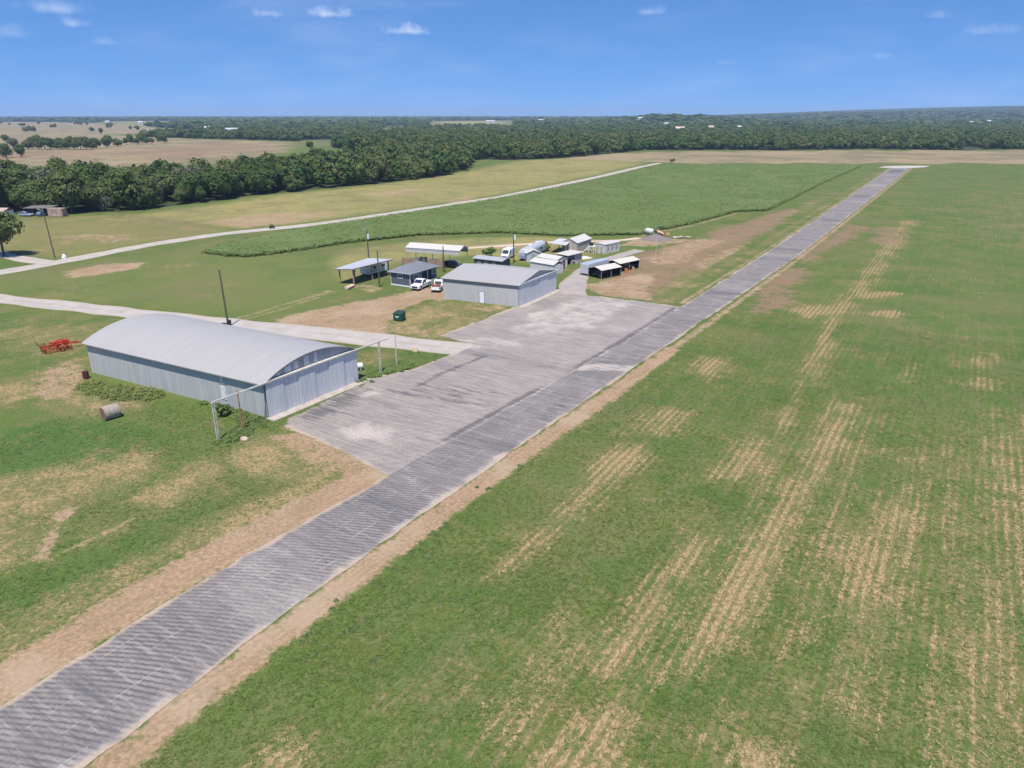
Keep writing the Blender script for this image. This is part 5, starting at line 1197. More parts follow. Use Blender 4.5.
# ------------------------------------------------------------------ small things of the yard
def dumpster():
    A, Bp = (-79.15, 90.70), (-77.23, 90.85)
    T = thing('dumpster', 'dark green steel dumpster with a white mark standing on the bare dirt', 'dumpster', A, flat_dir(A, Bp)); T.scale = (.84, .84, .9)
    GR = mat('dumpster_green', (0.012, 0.075, 0.052), .5, .2)
    L = 1.95
    b = MB(); b.prism([(.0, .12), (1.5, .12), (1.6, 1.75), (-.05, 1.45)], 0, L, 'x'); b.build('bin', GR, T, bevel=.02)
    for x in (.02, L / 2 + .02):
        l_ = MB(); l_.slab([(x, -.1, 1.50), (x + L / 2 - .04, -.1, 1.50), (x + L / 2 - .04, 1.64, 1.82), (x, 1.64, 1.82)], .05); l_.build('lid', mat('dumpster_lid', (0.03, 0.05, 0.045), .6, .2), T)
    for x in (-.12, L):
        s_ = MB(); s_.box(x, x + .12, .2, 1.2, .8, .98); s_.build('fork_pocket', GR, T)
    m_ = MB(); m_.prism([(.55, 1.06), (.95, .86), (1.4, 1.1), (1.36, .92), (.98, .66), (.62, .82)], -.055, -.03, 'y'); m_.build('logo', WHITE, T)
    for x in (.1, L - .2):
        w_ = MB(); w_.box(x, x + .1, .1, 1.4, 0, .12); w_.build('skid', BLACKP, T)
dumpster()

def bale():
    a, b = (-80.0, 40.5), (-79.1, 42.2)
    T = thing('hay_bale', 'weathered grey round hay bale lying on the grass by the long hangar', 'hay bale', (-79.7, 41.3), R(82))
    m, t_, bb = new_mat('old_hay')
    tc = t_.n('ShaderNodeTexCoord').outputs['Object']
    f = t_.noise(t_.scalev(tc, (6, 1, 1)), 3.0, 4.0, .6)
    c = t_.mix(t_.rng(f, .35, .65), (0.23, 0.19, 0.145), (0.38, 0.33, 0.27))
    t_.l(c, bb.inputs['Base Color']); t_.l(t_.bump(f, .6, .05), bb.inputs['Normal']); bb.inputs['Roughness'].default_value = .95
    q = MB(); n = 28; r = .82; vs = []; rr = random.Random(5)
    xs = [-.85, -.83, -.5, -.2, .2, .5, .83, .85]
    ks = [.93, .985, 1, .99, 1.0, .99, .985, .93]
    for x, k in zip(xs, ks):
        for i in range(n):
            a_ = 2 * math.pi * i / n; kk = k * (1 + rr.uniform(-.012, .012)); z = r * kk * math.sin(a_)
            vs.append((x, r * kk * math.cos(a_), max(z, -r * .94)))
    fs = [(i * n + j, i * n + (j + 1) % n, (i + 1) * n + (j + 1) % n, (i + 1) * n + j) for i in range(len(xs) - 1) for j in range(n)] + [tuple(range(n))[::-1], tuple(range((len(xs) - 1) * n, len(xs) * n))]
    q.add(vs, fs); o = q.build('roll', m, T); o.location = (0, 0, r * .94)
    e = MB(); e.tube((-.862, 0, 0), (-.848, 0, 0), .70, .74, n=24); e.build('end_face', mat('brown_hay_end', (0.19, 0.115, 0.065), .95, .3, 6.0), o)
    w_ = MB()
    for x in (-.48, .0, .45):
        for i in range(n):
            a_ = 2 * math.pi * i / n; a2 = 2 * math.pi * (i + 1) / n
            w_.tube((x, .835 * math.cos(a_), .835 * math.sin(a_)), (x, .835 * math.cos(a2), .835 * math.sin(a2)), .014, n=4, cap=False)
    w_.build('twine', mat('pale_twine', (0.5, 0.48, 0.44), .9, .1), o)
bale()

def implement():
    """red hay tool: frame, rows of tine wheels, hitch, tyres"""
    T = thing('farm_implement', 'red hay rake with spoked wheels standing on dry grass left of the hangar', 'farm implement', (-111.0, 52.4), R(75))
    RED = mat('implement_red', (0.42, 0.035, 0.018), .55, .3, 3.0); ORG = mat('implement_orange', (0.55, 0.13, 0.025), .55, .3, 3.0)
    f_ = MB(); f_.box(-2.6, 2.2, -.09, .09, .75, .93); f_.box(-2.4, -2.25, -1.1, 1.1, .7, .85); f_.box(.6, .75, -1.0, 1.0, .7, .85); f_.box(-1.2, 1.4, .7, .8, 1.0, 1.12); f_.box(-1.6, 1.0, -.8, -.7, 1.05, 1.17)
    f_.tube((-1.2, .75, 1.05), (0, 0, 1.6), .05); f_.tube((1.2, .75, 1.05), (0, 0, 1.6), .05); f_.tube((-1.4, -.75, 1.1), (0, 0, 1.6), .05); f_.build('frame', RED, T)
    rr = random.Random(2)
    for i in range(8):
        x = -2.1 + (i % 4) * .95; y = -.85 if i < 4 else .85
        q = MB(); r = .58; ang_ = R(35 if y < 0 else -35)
        c = Vector((x, y, .64)); ax_ = Vector((math.sin(ang_), math.cos(ang_), .0)); u = Vector((math.cos(ang_), -math.sin(ang_), 0)); v = Vector((0, 0, 1))
        for k in range(14):
            a0 = 2 * math.pi * k / 14; a1 = 2 * math.pi * (k + 1) / 14
            p0 = c + u * (r * math.cos(a0)) + v * (r * math.sin(a0)); p1 = c + u * (r * math.cos(a1)) + v * (r * math.sin(a1))
            q.tube(p0, p1, .045, n=4, cap=False); q.tube(c, p0, .022, n=4, cap=False)
        q.tube(c - ax_ * .06, c + ax_ * .06, .16, n=10)
        q.build('tine_wheel', ORG if i in (2, 5, 6) else RED, T)
    b = MB(); b.box(-.9, .3, -.45, .45, .94, 1.35); b.prism([(.35, .95), (1.2, .95), (.95, 1.5), (.45, 1.5)], -.35, .35, 'y'); b.build('gearbox_cover', RED, T, bevel=.05)
    b = MB(); b.tube((2.1, 0, .84), (2.9, 0, .55), .07); b.tube((1.6, .6, .8), (2.7, .05, .64), .05); b.tube((1.6, -.6, .8), (2.7, -.05, .64), .05); b.tube((2.8, 0, 0), (2.8, 0, .6), .04); b.build('hitch', RED, T)
    b = MB()
    b.tube((-2.5, -.8, .8), (-3.0, -.8, 1.7), .05); b.tube((-2.5, .8, .8), (-3.0, .8, 1.7), .05); b.tube((-3.0, -.8, 1.7), (-3.0, .8, 1.7), .05); b.build('guard_frame', mat('dark_iron', (0.06, 0.045, 0.04), .8, .2), T)
    for y in (-1.1, 1.1):
        w_ = MB(); w_.tube((-.1, y - .09, .33), (-.1, y + .09, .33), .33, n=18); o = w_.build('wheel', RUBBER, T)
        r_ = MB(); r_.tube((-.1, y - .1, .33), (-.1, y + .1, .33), .17, n=12); r_.build('rim', ORG, o)
implement()

def barrel(loc, label, m, h=.88, r=.3):
    T = thing('barrel', label, 'barrel', loc)
    q = MB(); n = 18; vs = []; prof = [(r, 0), (r, .28 * h), (r * 1.04, .30 * h), (r, .32 * h), (r, .62 * h), (r * 1.04, .64 * h), (r, .66 * h), (r, h), (r * .93, h), (r * .93, h - .03)]
    for rr_, z in prof:
        for i in range(n): vs.append((rr_ * math.cos(2 * math.pi * i / n), rr_ * math.sin(2 * math.pi * i / n), z))
    fs = [(j * n + i, j * n + (i + 1) % n, (j + 1) * n + (i + 1) % n, (j + 1) * n + i) for j in range(len(prof) - 1) for i in range(n)]
    q.add(vs, fs + [tuple(range(n))[::-1]]); q.build('drum', m, T, smooth=False)
    l_ = MB(); l_.tube((0, 0, h - .03), (0, 0, h - .01), r * .93, n=18); l_.build('lid', m, T)
barrel((-95.37, 47.27), 'dark red steel barrel against the far corner of the long hangar', mat('dark_red_drum', (0.085, 0.018, 0.022), .6, .25), 1.0, .38)
barrel((-60.83, 147.84), 'orange steel drum in front of the second white canopy', mat('orange_drum', (0.55, 0.16, 0.05), .6, .2), 1.0, .34)
barrel((-60.65, 151.39), 'faded orange drum beside the right post of the second canopy', mat('faded_orange_drum', (0.50, 0.25, 0.14), .7, .2), .8, .3)

def gas_tank(loc, rz, label, L, r, m):
    T = thing('gas_tank', label, 'tank', loc, rz)
    q = MB(); n = 20; prof = [(-L / 2, .02), (-L / 2 + .06, r * .55), (-L / 2 + .25 * r, r * .85), (-L / 2 + r * .6, r), (L / 2 - r * .6, r), (L / 2 - .25 * r, r * .85), (L / 2 - .06, r * .55), (L / 2, .02)]
    zc = r + .22; vs = [(x, k * math.cos(2 * math.pi * i / n), zc + k * math.sin(2 * math.pi * i / n)) for x, k in prof for i in range(n)]
    fs = [(j * n + i, j * n + (i + 1) % n, (j + 1) * n + (i + 1) % n, (j + 1) * n + i) for j in range(len(prof) - 1) for i in range(n)]
    q.add(vs, fs); q.build('vessel', m, T, smooth=True)
    for x in (-L * .3, L * .3):
        l_ = MB(); l_.box(x - .07, x + .07, -r * .8, r * .8, 0, .22 + r * .5); l_.build('saddle', CONC, T)
    d = MB(); d.tube((0, 0, zc + r - .03), (0, 0, zc + r + .16), .14, n=12); d.build('valve_dome', m, T)
gas_tank((-67.0, 68.6), R(40), 'small white gas tank in the grass by the long hangar door end', 1.9, .4, WHITE)
gas_tank((-76.6, 202.0), R(-20), 'white tank behind the grey gravel heap', 2.7, .8, mat('old_white', (0.6, 0.58, 0.54), .6, .1))

def heap():
    c = (-71.6, 194.0)
    n, k = 40, 12; vs = []; 
    for j in range(k + 1):
        for i in range(n):
            a = 2 * math.pi * i / n; rr_ = j / k
            w1 = 1 + .12 * math.sin(3 * a + 1) + .08 * math.sin(7 * a)
            z = 1.75 * (1 - rr_) ** .9 + .13 * (vnoise(np.array([j * 1.0]), np.array([i * 1.0]), 1.4, 9)[0] - .5) * (1 if 0 < j < k else 0)
            vs.append((4.3 * rr_ * w1 * math.cos(a), 2.9 * rr_ * w1 * math.sin(a), max(0, z) if j < k else -.02))
    fs = [(j * n + i, (j + 1) * n + i, (j + 1) * n + (i + 1) % n, j * n + (i + 1) % n) for j in range(k) for i in range(n)]
    q = MB(); q.add(vs, fs); o = q.build('gravel_heap', mat('grey_brown_gravel', (0.185, 0.155, 0.14), .95, .3, 6.0), None, smooth=True)
    o.location = (*c, 0); o.rotation_euler = (0, 0, R(20)); tag(o, 'grey brown gravel heap dumped at the edge of the green crop', 'gravel heap')
heap()

def rubble():
    T = thing('rubble', 'pale slabs and branches piled right of the gravel heap', 'rubble', (-67.6, 199.5), R(50))
    rr = random.Random(8)
    for i in range(9):
        m_ = Matrix.Translation((rr.uniform(-.4, 3.8), rr.uniform(-.6, .6), rr.uniform(.12, .4))) @ Matrix.Rotation(rr.uniform(0, 6), 4, 'Z') @ Matrix.Rotation(rr.uniform(-.3, .3), 4, 'X')
        q = MB(); s1 = rr.uniform(.4, 1.0); q.box(-s1, s1, -.35, .35, -.1, .1, m_); q.build('slab_piece', mat('pale_rubble', (0.45, 0.39, 0.31), .9, .2), T)
rubble()

def loader():
    T = thing('machine', 'yellow orange machine half hidden behind the gravel heap', 'machine', (-73.6, 203.6), R(-25))
    Y = mat('machine_yellow', (0.34, 0.22, 0.09), .6, .15)
    q = MB(); q.box(-1.6, 1.4, -.7, .7, .6, 1.3); q.build('body', Y, T, bevel=.06)
    q = MB(); q.box(-.9, .3, -.6, .6, 1.3, 1.38); q.box(-.9, .3, -.6, .6, 2.1, 2.2); [post(q, x, y, 1.38, 2.1, .04) for x in (-.85, .25) for y in (-.55, .55)]; q.build('cab_frame', BLACKP, T)
    q = MB(); q.tube((1.2, -.5, 1.1), (2.4, -.5, .6), .08); q.tube((1.2, .5, 1.1), (2.4, .5, .6), .08); q.build('arm', Y, T)
    q = MB(); q.prism([(2.3, .2), (3.0, .15), (2.5, .9), (2.3, .9)], -.8, .8, 'y'); q.build('bucket', Y, T)
    for x in (-1.0, .9):
        for s_ in (-1, 1): wheel(T, x, s_ * .85, .5, .3)
loader()

def windsock():
    p = (-59.64, 162.52)
    T = thing('windsock', 'white windsock pole with faded orange sock beside the gravel heap', 'windsock', p)
    q = MB(); q.tube((0, 0, 0), (0, 0, 7.6), .06, .045, n=10); q.build('pole', mat('grey_pole', (0.5, 0.49, 0.47), .6, .08), T)
    q = MB(); q.box(-.4, .4, -.4, .4, 0, .15); q.build('base', CONC, T)
    q = MB(); n = 14; vs = []; 
    for j, (x, z, r) in enumerate(((.1, 7.35, .32), (.6, 7.25, .28), (1.2, 7.05, .22), (1.7, 6.8, .15))):
        for i in range(n): vs.append((x, r * math.cos(2 * math.pi * i / n), z + r * math.sin(2 * math.pi * i / n)))
    q.add(vs, [(j * n + i, j * n + (i + 1) % n, (j + 1) * n + (i + 1) % n, (j + 1) * n + i) for j in range(3) for i in range(n)])
    q.build('sock', mat('faded_orange_cloth', (0.55, 0.40, 0.27), .8, .15), T)
    q = MB(); q.tube((0, 0, 7.35), (.1, 0, 7.35), .03); [q.tube((.1, .33 * math.cos(2 * math.pi * i / 14), 7.35 + .33 * math.sin(2 * math.pi * i / 14)), (.1, .33 * math.cos(2 * math.pi * (i + 1) / 14), 7.35 + .33 * math.sin(2 * math.pi * (i + 1) / 14)), .02, n=4) for i in range(14)]; q.build('hoop', STEEL, T)
windsock()

def boards():
    q = [(-103.33, 104.03), (-101.86, 103.49), (-102.76, 106.49), (-104.03, 106.79)]
    T = thing('board_stack', 'pale flat panel with white edge lying on the grass near the carport', 'panel', q[0])
    for k in range(3):
        m_ = MB(); o = .06 * k; m_.slab([(p[0] - q[0][0] + o, p[1] - q[0][1] + o, .12 + .16 * k) for p in q], .10)
        m_.build('board', [TIMBER, mat('white_board', (0.6, 0.57, 0.52), .8, .1), mat('peach_board', (0.52, 0.36, 0.25), .8, .15)][k], T)
boards()

def rock(loc, label, sc, m, seed):
    q = MB(); q.ell((0, 0, sc[2] * .5), sc, 12, 8, .12, random.Random(seed)); o = q.build('rock', m, None, smooth=False); o.location = (*loc, 0); tag(o, label, 'rock')
rock((-65.00, 78.94), 'yellowish boulder at the corner where the driveway meets the apron', (.55, .4, .6), mat('yellow_rock', (0.5, 0.42, 0.24), .9, .2), 3)
rock((-61.59, 45.27), 'pale flat rock at the grass edge below the hangar rail posts', (.55, .35, .25), mat('pale_rock', (0.45, 0.36, 0.27), .9, .2), 4)
rock((-184.51, 92.49), 'small white stone beside the farm road at the foot of the pole', (.5, .5, .7), WHITE, 5)

def road_box():
    p = (-180.06, 152.82)
    T = thing('utility_cart', 'small black cart standing alone beside the distant farm road', 'cart', p, R(30)); T.scale = (.72, .72, .72)
    q = MB(); q.box(-1.0, 1.0, -.65, .65, .45, 1.1); q.build('body', BLACKP, T, bevel=.06)
    q = MB(); q.box(-.6, .5, -.6, .6, 1.75, 1.83); [post(q, x, y, 1.1, 1.75, .04) for x in (-.55, .45) for y in (-.55, .55)]; q.build('canopy', BLACKP, T)
    for x in (-.7, .7):
        for s_ in (-1, 1): wheel(T, x, s_ * .6, .33, .2)
road_box()

# ------------------------------------------------------------------ utility poles
def pole(loc, h, label, lean=0.0, transformer=False, arm=None, crossarm=False, box=False):
    T = thing('utility_pole', label, 'utility pole', loc, 0, 'wooden utility poles')
    top = (lean, 0, h)
    q = MB(); q.tube((0, 0, 0), top, .17, .11, n=10); q.build('shaft', WOODP, T)
    q = MB(); q.tube((top[0], 0, h), (top[0], 0, h + .25), .04, n=8); q.build('insulator', mat('pale_ceramic', (0.5, 0.5, 0.48), .4, .1), T)
    k = (lambda z: lean * z / h)
    if transformer:
        q = MB(); z = h - 2.2; q.tube((k(z) + .42, -.1, z), (k(z) + .42, -.1, z + 1.1), .27, n=14); c = q.build('transformer', mat('transformer_grey', (0.62, 0.64, 0.65), .45, .06), T)
        b = MB(); b.tube((k(z) + .42, -.1, z + 1.1), (k(z) + .42, -.1, z + 1.35), .05, n=8); b.build('bushing', mat('pale_ceramic', (0.5, 0.5, 0.48), .4, .1), c)
    if arm:
        q = MB(); q.tube((k(h - .3), 0, h - .3), (k(h - .3) + arm[0], arm[1], h + .05), .04, n=6); q.build('lamp_arm', STEEL, T)
        q = MB(); q.ell((k(h - .3) + arm[0], arm[1], h), (.3, .2, .13), 10, 6); q.build('lamp_head', STEEL, T)
    if crossarm:
        q = MB(); q.box(k(h - .5) - .9, k(h - .5) + .9, -.16, -.05, h - .6, h - .48); q.build('crossarm', WOODP, T)
        for x in (-.8, 0.8): 
            b = MB(); b.tube((k(h - .5) + x, -.1, h - .48), (k(h - .5) + x, -.1, h - .3), .05, n=8); b.build('insulator', mat('pale_ceramic', (0.5, 0.5, 0.48), .4, .1), T)
    if box:
        q = MB(); q.box(.2, .75, -.3, .1, 0, 1.3); q.box(-1.3, -.25, -.5, .2, 0, .55); q.build('box_and_shadow', mat('box_shadow_black', (0.03, 0.03, 0.035), .7, .2), T)  # upright black box, and a low black block for the shadow at the base
    return T
pole((-187.16, 91.64), 11.6, 'leaning wooden pole with a lamp beside the farm road fork', -.7, arm=(-1.1, -.5))
pole((-99.95, 73.51), 9.6, 'dark pole with black box and a solid black shadow at its base behind the long hangar', -.3, crossarm=False, box=True)
pole((-119.41, 129.31), 7.4, 'pole with grey transformer behind the tilted grey carport', -.1, transformer=True, arm=(-.5, -.3))
pole((-98.29, 109.01), 7.4, 'plain pole between the tilted carport and the blue grey cottage')
pole((-95.69, 127.40), 5.8, 'short plain pole between the panel fence and the smaller hangar')
pole((-88.12, 144.81), 7.7, 'pole with white transformer beside the white delivery van', transformer=True)

# ------------------------------------------------------------------ homestead on the far left
def shack():
    T = thing('open_shed', 'open sided pole shed with dark interior at the edge of the woods', 'shed', (-276.0, 128.6), R(24))
    q = MB(); q.slab([(-.3, -.3, 2.6), (9.3, -.3, 2.75), (9.3, 5.2, 3.2), (-.3, 5.2, 3.1)], .08); q.build('roof', sheet_metal('rust_dark_roof', (0.16, 0.15, 0.14), .7, .1, .4, 0, .2), T)
    for x in (0, 3, 6, 9):
        p = MB(); post(p, x, 0, 0, 2.6, .08); post(p, x, 4.9, 0, 3.0, .08); p.build('post', WOODP, T)
    q = MB(); q.box(-.1, 9.1, 5.0, 5.1, 0, 3.0); q.build('back_wall', mat('dark_boards', (0.12, 0.115, 0.11), .9, .3, 3.0), T)
    C2 = thing('storage_box', 'rusty pale storage box standing at the right end of the open shed', 'storage box', (-266.8, 131.5), R(24))
    q = MB(); q.box(0, 5.4, 0, 2.6, .1, 2.8); q.build('box', mat('rust_mottled', (0.34, 0.25, 0.20), .85, .35, .8), C2, bevel=.03)
    q = MB(); q.box(-.06, -.003, .2, 2.4, .2, 2.6); q.build('door', mat('rust_door', (0.22, 0.14, 0.11), .85, .3, .8), C2)
    for i, (x, y, c, lb) in enumerate(((1.2, -1.0, (0.25, 0.32, 0.42), 'blue grey'), (6.3, .9, (0.12, 0.17, 0.28), 'dark blue'))):
        rz = R(24); X = -276.0 + x * math.cos(rz) - y * math.sin(rz); Y = 128.6 + x * math.sin(rz) + y * math.cos(rz)
        car((X, Y), R(24 + 80 * i), '%s car parked %s the open shed by the woods' % (lb, 'in front of' if i == 0 else 'inside'), mat('car_paint_%d' % i, c, .4, .1))
    W_ = thing('small_house', 'tiny white house at the far left edge by the woods', 'house', (-280.6, 119.8), R(24))
    q = MB(); q.box(0, 5.5, 0, 4, 0, 2.3); q.build('wall', WHITE, W_)
    q = MB(); q.slab([(-.3, -.3, 2.31), (5.8, -.3, 2.31), (5.8, 2, 3.2), (-.3, 2, 3.2)], .08); q.slab([(-.3, 2, 3.2), (5.8, 2, 3.2), (5.8, 4.3, 2.31), (-.3, 4.3, 2.31)], .08); q.build('roof', mat('tan_roof', (0.38, 0.30, 0.24), .8, .15), W_)
    q = MB(); q.box(1.2, 2.2, -.05, -.003, .1, 2.0); q.build('door', mat('dark_blue_door', (0.05, 0.06, 0.12), .6, .1), W_)
shack()

def farmhouse(loc, rz, L, D, H, rise, label, wm, rm):
    z = float(height(np.array([loc[0]]), np.array([loc[1]]))[0])
    T = thing('farm_building', label, 'building', (*loc, z - .3), rz, 'far buildings among the trees')
    q = MB(); q.box(0, L, 0, D, 0, H); q.build('wall', wm, T)
    q = MB(); q.slab([(-.5, -.5, H - .1), (L + .5, -.5, H - .1), (L + .5, D / 2, H + rise), (-.5, D / 2, H + rise)], .15); q.slab([(-.5, D / 2, H + rise), (L + .5, D / 2, H + rise), (L + .5, D + .5, H - .1), (-.5, D + .5, H - .1)], .15); q.build('roof', rm, T)
    g = MB()
    for x in (.02, L - .12): g.prism([(0, H), (D, H), (D / 2, H + rise - .2)], x, x + .1, 'x')
    g.build_each('gable', wm, T)
    d = MB(); d.box(L * .42, L * .58, -.08, -.003, .3, H * .75); d.build('door', TRIMD, T)
WR = mat('white_far_roof', (0.50, 0.50, 0.49), .5, .04); WW = mat('white_far_wall', (0.46, 0.46, 0.45), .7, .05); TR = mat('tan_far_wall', (0.45, 0.36, 0.28), .8, .1)
FAR = [((-970.13, 2389.15), 20, 11, 6, 3, 'big white house on top of the wooded knoll', WW, WR),
       ((-718.55, 1952.70), 12, 9, 7, 2.5, 'white barn below the knoll, right of the big white house', WW, WR),
       ((-510.92, 1457.74), 22, 12, 7, 3, 'long peach building among trees below the knoll', mat('peach_wall', (0.52, 0.40, 0.32), .8, .08), mat('peach_roof', (0.58, 0.46, 0.37), .7, .08)),
       ((-493.37, 1609.09), 22, 12, 7, 3, 'tan building in the woods right of the long peach building', TR, mat('tan_far_roof', (0.46, 0.37, 0.29), .7, .1)),
       ((-452.62, 1694.18), 11, 9, 7, 2.5, 'little pale building in the woods, rightmost below the knoll', WW, mat('pinkish_roof', (0.55, 0.46, 0.40), .7, .08)),
       ((-2411.17, 1536.36), 16, 10, 8, 3, 'white barn on the far plain at the left skyline', WW, WR),
       ((-1329.01, 987.99), 11, 8, 8, 2.5, 'white house among trees beyond the tan field', WW, WR),
       ((-1153.71, 900.71), 26, 10, 7.5, 2.5, 'long grey white barn beyond the tan field, before the trees', WW, sheet_metal('pale_barn_roof', (0.5, 0.5, 0.5), .5, .1, .5, 0)),
       ((-1598.05, 2424.05), 34, 14, 8, 3, 'long white shed on the distant plain above the woods', WW, WR),
       ((-1622.62, 2867.26), 30, 14, 9, 3, 'white house at the end of the distant plain left of the knoll', WW, WR),
       ((-25.98, 2756.28), 13, 10, 8, 3, 'white house in the distant woods at right, leftmost of two', WW, WR),
       ((19.55, 2938.94), 13, 10, 10, 3, 'tall white house in the distant woods near the right edge', WW, WR),
       ((-2685.10, 1584.93), 18, 10, 8, 3, 'small white barn, leftmost on the far plain', WW, WR)]
for loc, L, D, H, rise, lb, wm, rm in FAR:
    farmhouse(loc, R(20 + 17 * (L % 3)), L, D, H, rise, lb, wm, rm)
# ------------------------------------------------------------------ vegetation
def leaf_mat(name, c0, c1, c2, trans=0.25):
    m, t, b = new_mat(name)
    P = t.n('ShaderNodeNewGeometry').outputs['Position']
    oi = t.n('ShaderNodeObjectInfo').outputs['Random']
    v = t.math('FRACT', t.math('ADD', t.attr('tint'), oi))
    n = t.noise(P, 0.45, 3.0, .6)
    c = t.mix(t.rng(v, 0.0, 1.0, 0, 1, False), c0, c1)
    c = t.mix(t.rng(n, .35, .7, 0, .35), c, c2)
    t.l(c, b.inputs['Base Color']); b.inputs['Roughness'].default_value = .75; b.inputs['Specular IOR Level'].default_value = .2
    if trans:
        tr = t.n('ShaderNodeBsdfTranslucent'); t.l(c, tr.inputs['Color'])
        ms = t.n('ShaderNodeMixShader'); ms.inputs[0].default_value = trans
        t.l(b.outputs[0], ms.inputs[1]); t.l(tr.outputs[0], ms.inputs[2])
        t.l(ms.outputs[0], m.node_tree.nodes['Material Output'].inputs['Surface'])
    return m
LEAF = leaf_mat('oak_leaves', (0.052, 0.106, 0.024), (0.135, 0.154, 0.050), (0.115, 0.162, 0.042), .28)
LEAF_G = leaf_mat('grey_leaves', (0.115, 0.125, 0.075), (0.15, 0.15, 0.10), (0.12, 0.13, 0.08))
BARK = mat('bark', (0.12, 0.095, 0.075), .95, .3, 4.0, stretch=(3, 3, .4))

def quads(C, Nrm, size, rng):
    """leaf quads at centres C facing Nrm"""
    n = len(C)
    Nn = Nrm / (np.linalg.norm(Nrm, axis=1)[:, None] + 1e-9)
    ref = rng.normal(size=(n, 3)); U = np.cross(Nn, ref); U /= np.linalg.norm(U, axis=1)[:, None] + 1e-9
    V = np.cross(Nn, U); s_ = size[:, None]
    P = np.stack([C - U * s_ - V * s_ * .6, C + U * s_ * .7 - V * s_, C + U * s_ + V * s_ * .7, C - U * s_ * .6 + V * s_], 1)
    return P
def crown_pts(seed, rad, h0, h1, nb, per, leaf):
    rng = np.random.default_rng(seed)
    out = []
    zc = (h0 + h1) / 2; rz = (h1 - h0) / 2
    for k in range(nb):
        u = rng.normal(size=3); u /= np.linalg.norm(u); q = rng.uniform(.3, .78) if k else 0
        c = np.array([u[0] * rad * q, u[1] * rad * q, zc + u[2] * rz * q * .9])
        r = rad * rng.uniform(.34, .55) * (1.1 if k == 0 else 1)
        d = rng.normal(size=(per, 3)); d[:, 2] += .25; d /= np.linalg.norm(d, axis=1)[:, None]
        rr = r * rng.uniform(.6, 1.08, size=(per, 1)) * (1 + .18 * np.sin(d[:, :1] * 5 + k) * np.cos(d[:, 1:2] * 4))
        C = c + d * rr * np.array([1, 1, min(1.0, rz / rad * 1.05)])
        C[:, 2] = np.maximum(C[:, 2], h0 * .75)
        out.append(quads(C, d + rng.normal(size=d.shape) * .24 + np.array([0, 0, .12]), leaf * rng.uniform(.55, 1.25, per), rng))
    return np.concatenate(out)        # (n,4,3)
def quad_mesh(name, Q, m, tint=None):
    n = len(Q); F_ = np.arange(n * 4).reshape(n, 4)
    return np_mesh(name, Q.reshape(-1, 3), F_, m, {'tint': np.repeat(tint, 4)} if tint is not None else None)

def trunk_mb(seed, h, spread, r=.28):
    rr = random.Random(seed); b = MB()
    b.tube((0, 0, -.1), (.1, .05, h * .38), r, r * .7, n=9)
    for k in range(5):
        a = k * 1.256 + rr.uniform(-.4, .4); e = (math.cos(a) * spread * .6, math.sin(a) * spread * .6, h * rr.uniform(.6, .8))
        b.tube((.1, .05, h * .36), e, r * .5, r * .15, n=6)
    b.tube((.1, .05, h * .36), (0, 0, h * .85), r * .6, r * .15, n=6)
    return b

TREE_PROTO = []
for k in range(8):
    rad, hh = [4.6, 5.2, 4.0, 5.6, 4.4, 3.6, 4.8, 4.2][k], [9.0, 10.5, 8.5, 10.0, 11.5, 8.0, 9.5, 7.5][k]
    Q = crown_pts(100 + k, rad, hh * (.20 if k == 3 else .05), hh, 16, 240, .30)
    me = quad_mesh('crown', Q, LEAF_G if k == 6 else LEAF)
    tm = trunk_mb(k, hh, rad)
    TREE_PROTO.append([me, tm, rad, hh, None])
def plant_tree(x, y, k, sc, rot, label, group, name='oak_tree', cat='tree'):
    me, tm, rad, hh, tme = TREE_PROTO[k]
    z = float(height(np.array([x]), np.array([y]))[0])
    T = thing(name, label, cat, (x, y, z), rot, group); T.scale = (sc, sc, sc * 1.0)
    c = link('crown', me); c.parent = T
    if tme is None:
        o = tm.build('trunk', BARK, T); TREE_PROTO[k][4] = o.data
    else:
        o = link('trunk', tme); o.parent = T
    return T

# lone trees
rr = random.Random(21)
plant_tree(*(-200.68, 86.47), 3, 1.12, 1.0, 'single dark green oak on the grass at the left edge beside the farm road', None)
LONE = [(-739.72, 337.33), (-659.99, 303.84), (-657.29, 313.80), (-849.82, 400.10), (-1005.75, 465.83)]
for i, p in enumerate(LONE): plant_tree(*p, [6, 1, 4, 6, 3][i], 1.0 + .1 * (i % 2), i, 'tree of the grey green clump at the left edge in the tan field', 'clump in the tan field', 'field_tree')
ROWP = [(-801.78, 390.00), (-820.85, 404.28), (-785.77, 392.29), (-791.88, 401.13), (-780.08, 400.76), (-779.43, 406.20), (-769.95, 406.95), (-769.24, 412.43), (-755.53, 410.79), (-756.89, 417.45), (-745.46, 416.95), (-754.00, 426.85), (-776.42, 444.99), (-855.72, 424.80), (-849.98, 434.19), (-833.85, 438.18), (-827.98, 447.64), (-810.17, 452.67), (-840.46, 479.98)]
for i, p in enumerate(ROWP): plant_tree(*p, [0, 1, 2, 3, 4, 7][i % 6], rr.uniform(.95, 1.25), rr.uniform(0, 6), 'tree of the dark grove across the tan field beyond the woods', 'grove across the tan field', 'field_tree')
ROWQ = [(-779.13, 457.28), (-814.07, 480.36), (-785.81, 473.43), (-823.09, 506.87), (-861.19, 535.68), (-826.83, 521.38), (-849.98, 542.53), (-830.69, 536.38), (-817.44, 534.00), (-876.53, 583.98), (-841.93, 566.02)]
for i, p in enumerate(ROWQ): plant_tree(*p, [0, 4, 7, 5, 1][i % 5], rr.uniform(.85, 1.2), rr.uniform(0, 6), 'tree of the loose hedgerow along the top of the purple brown field', 'hedgerow on the brown field', 'field_tree')
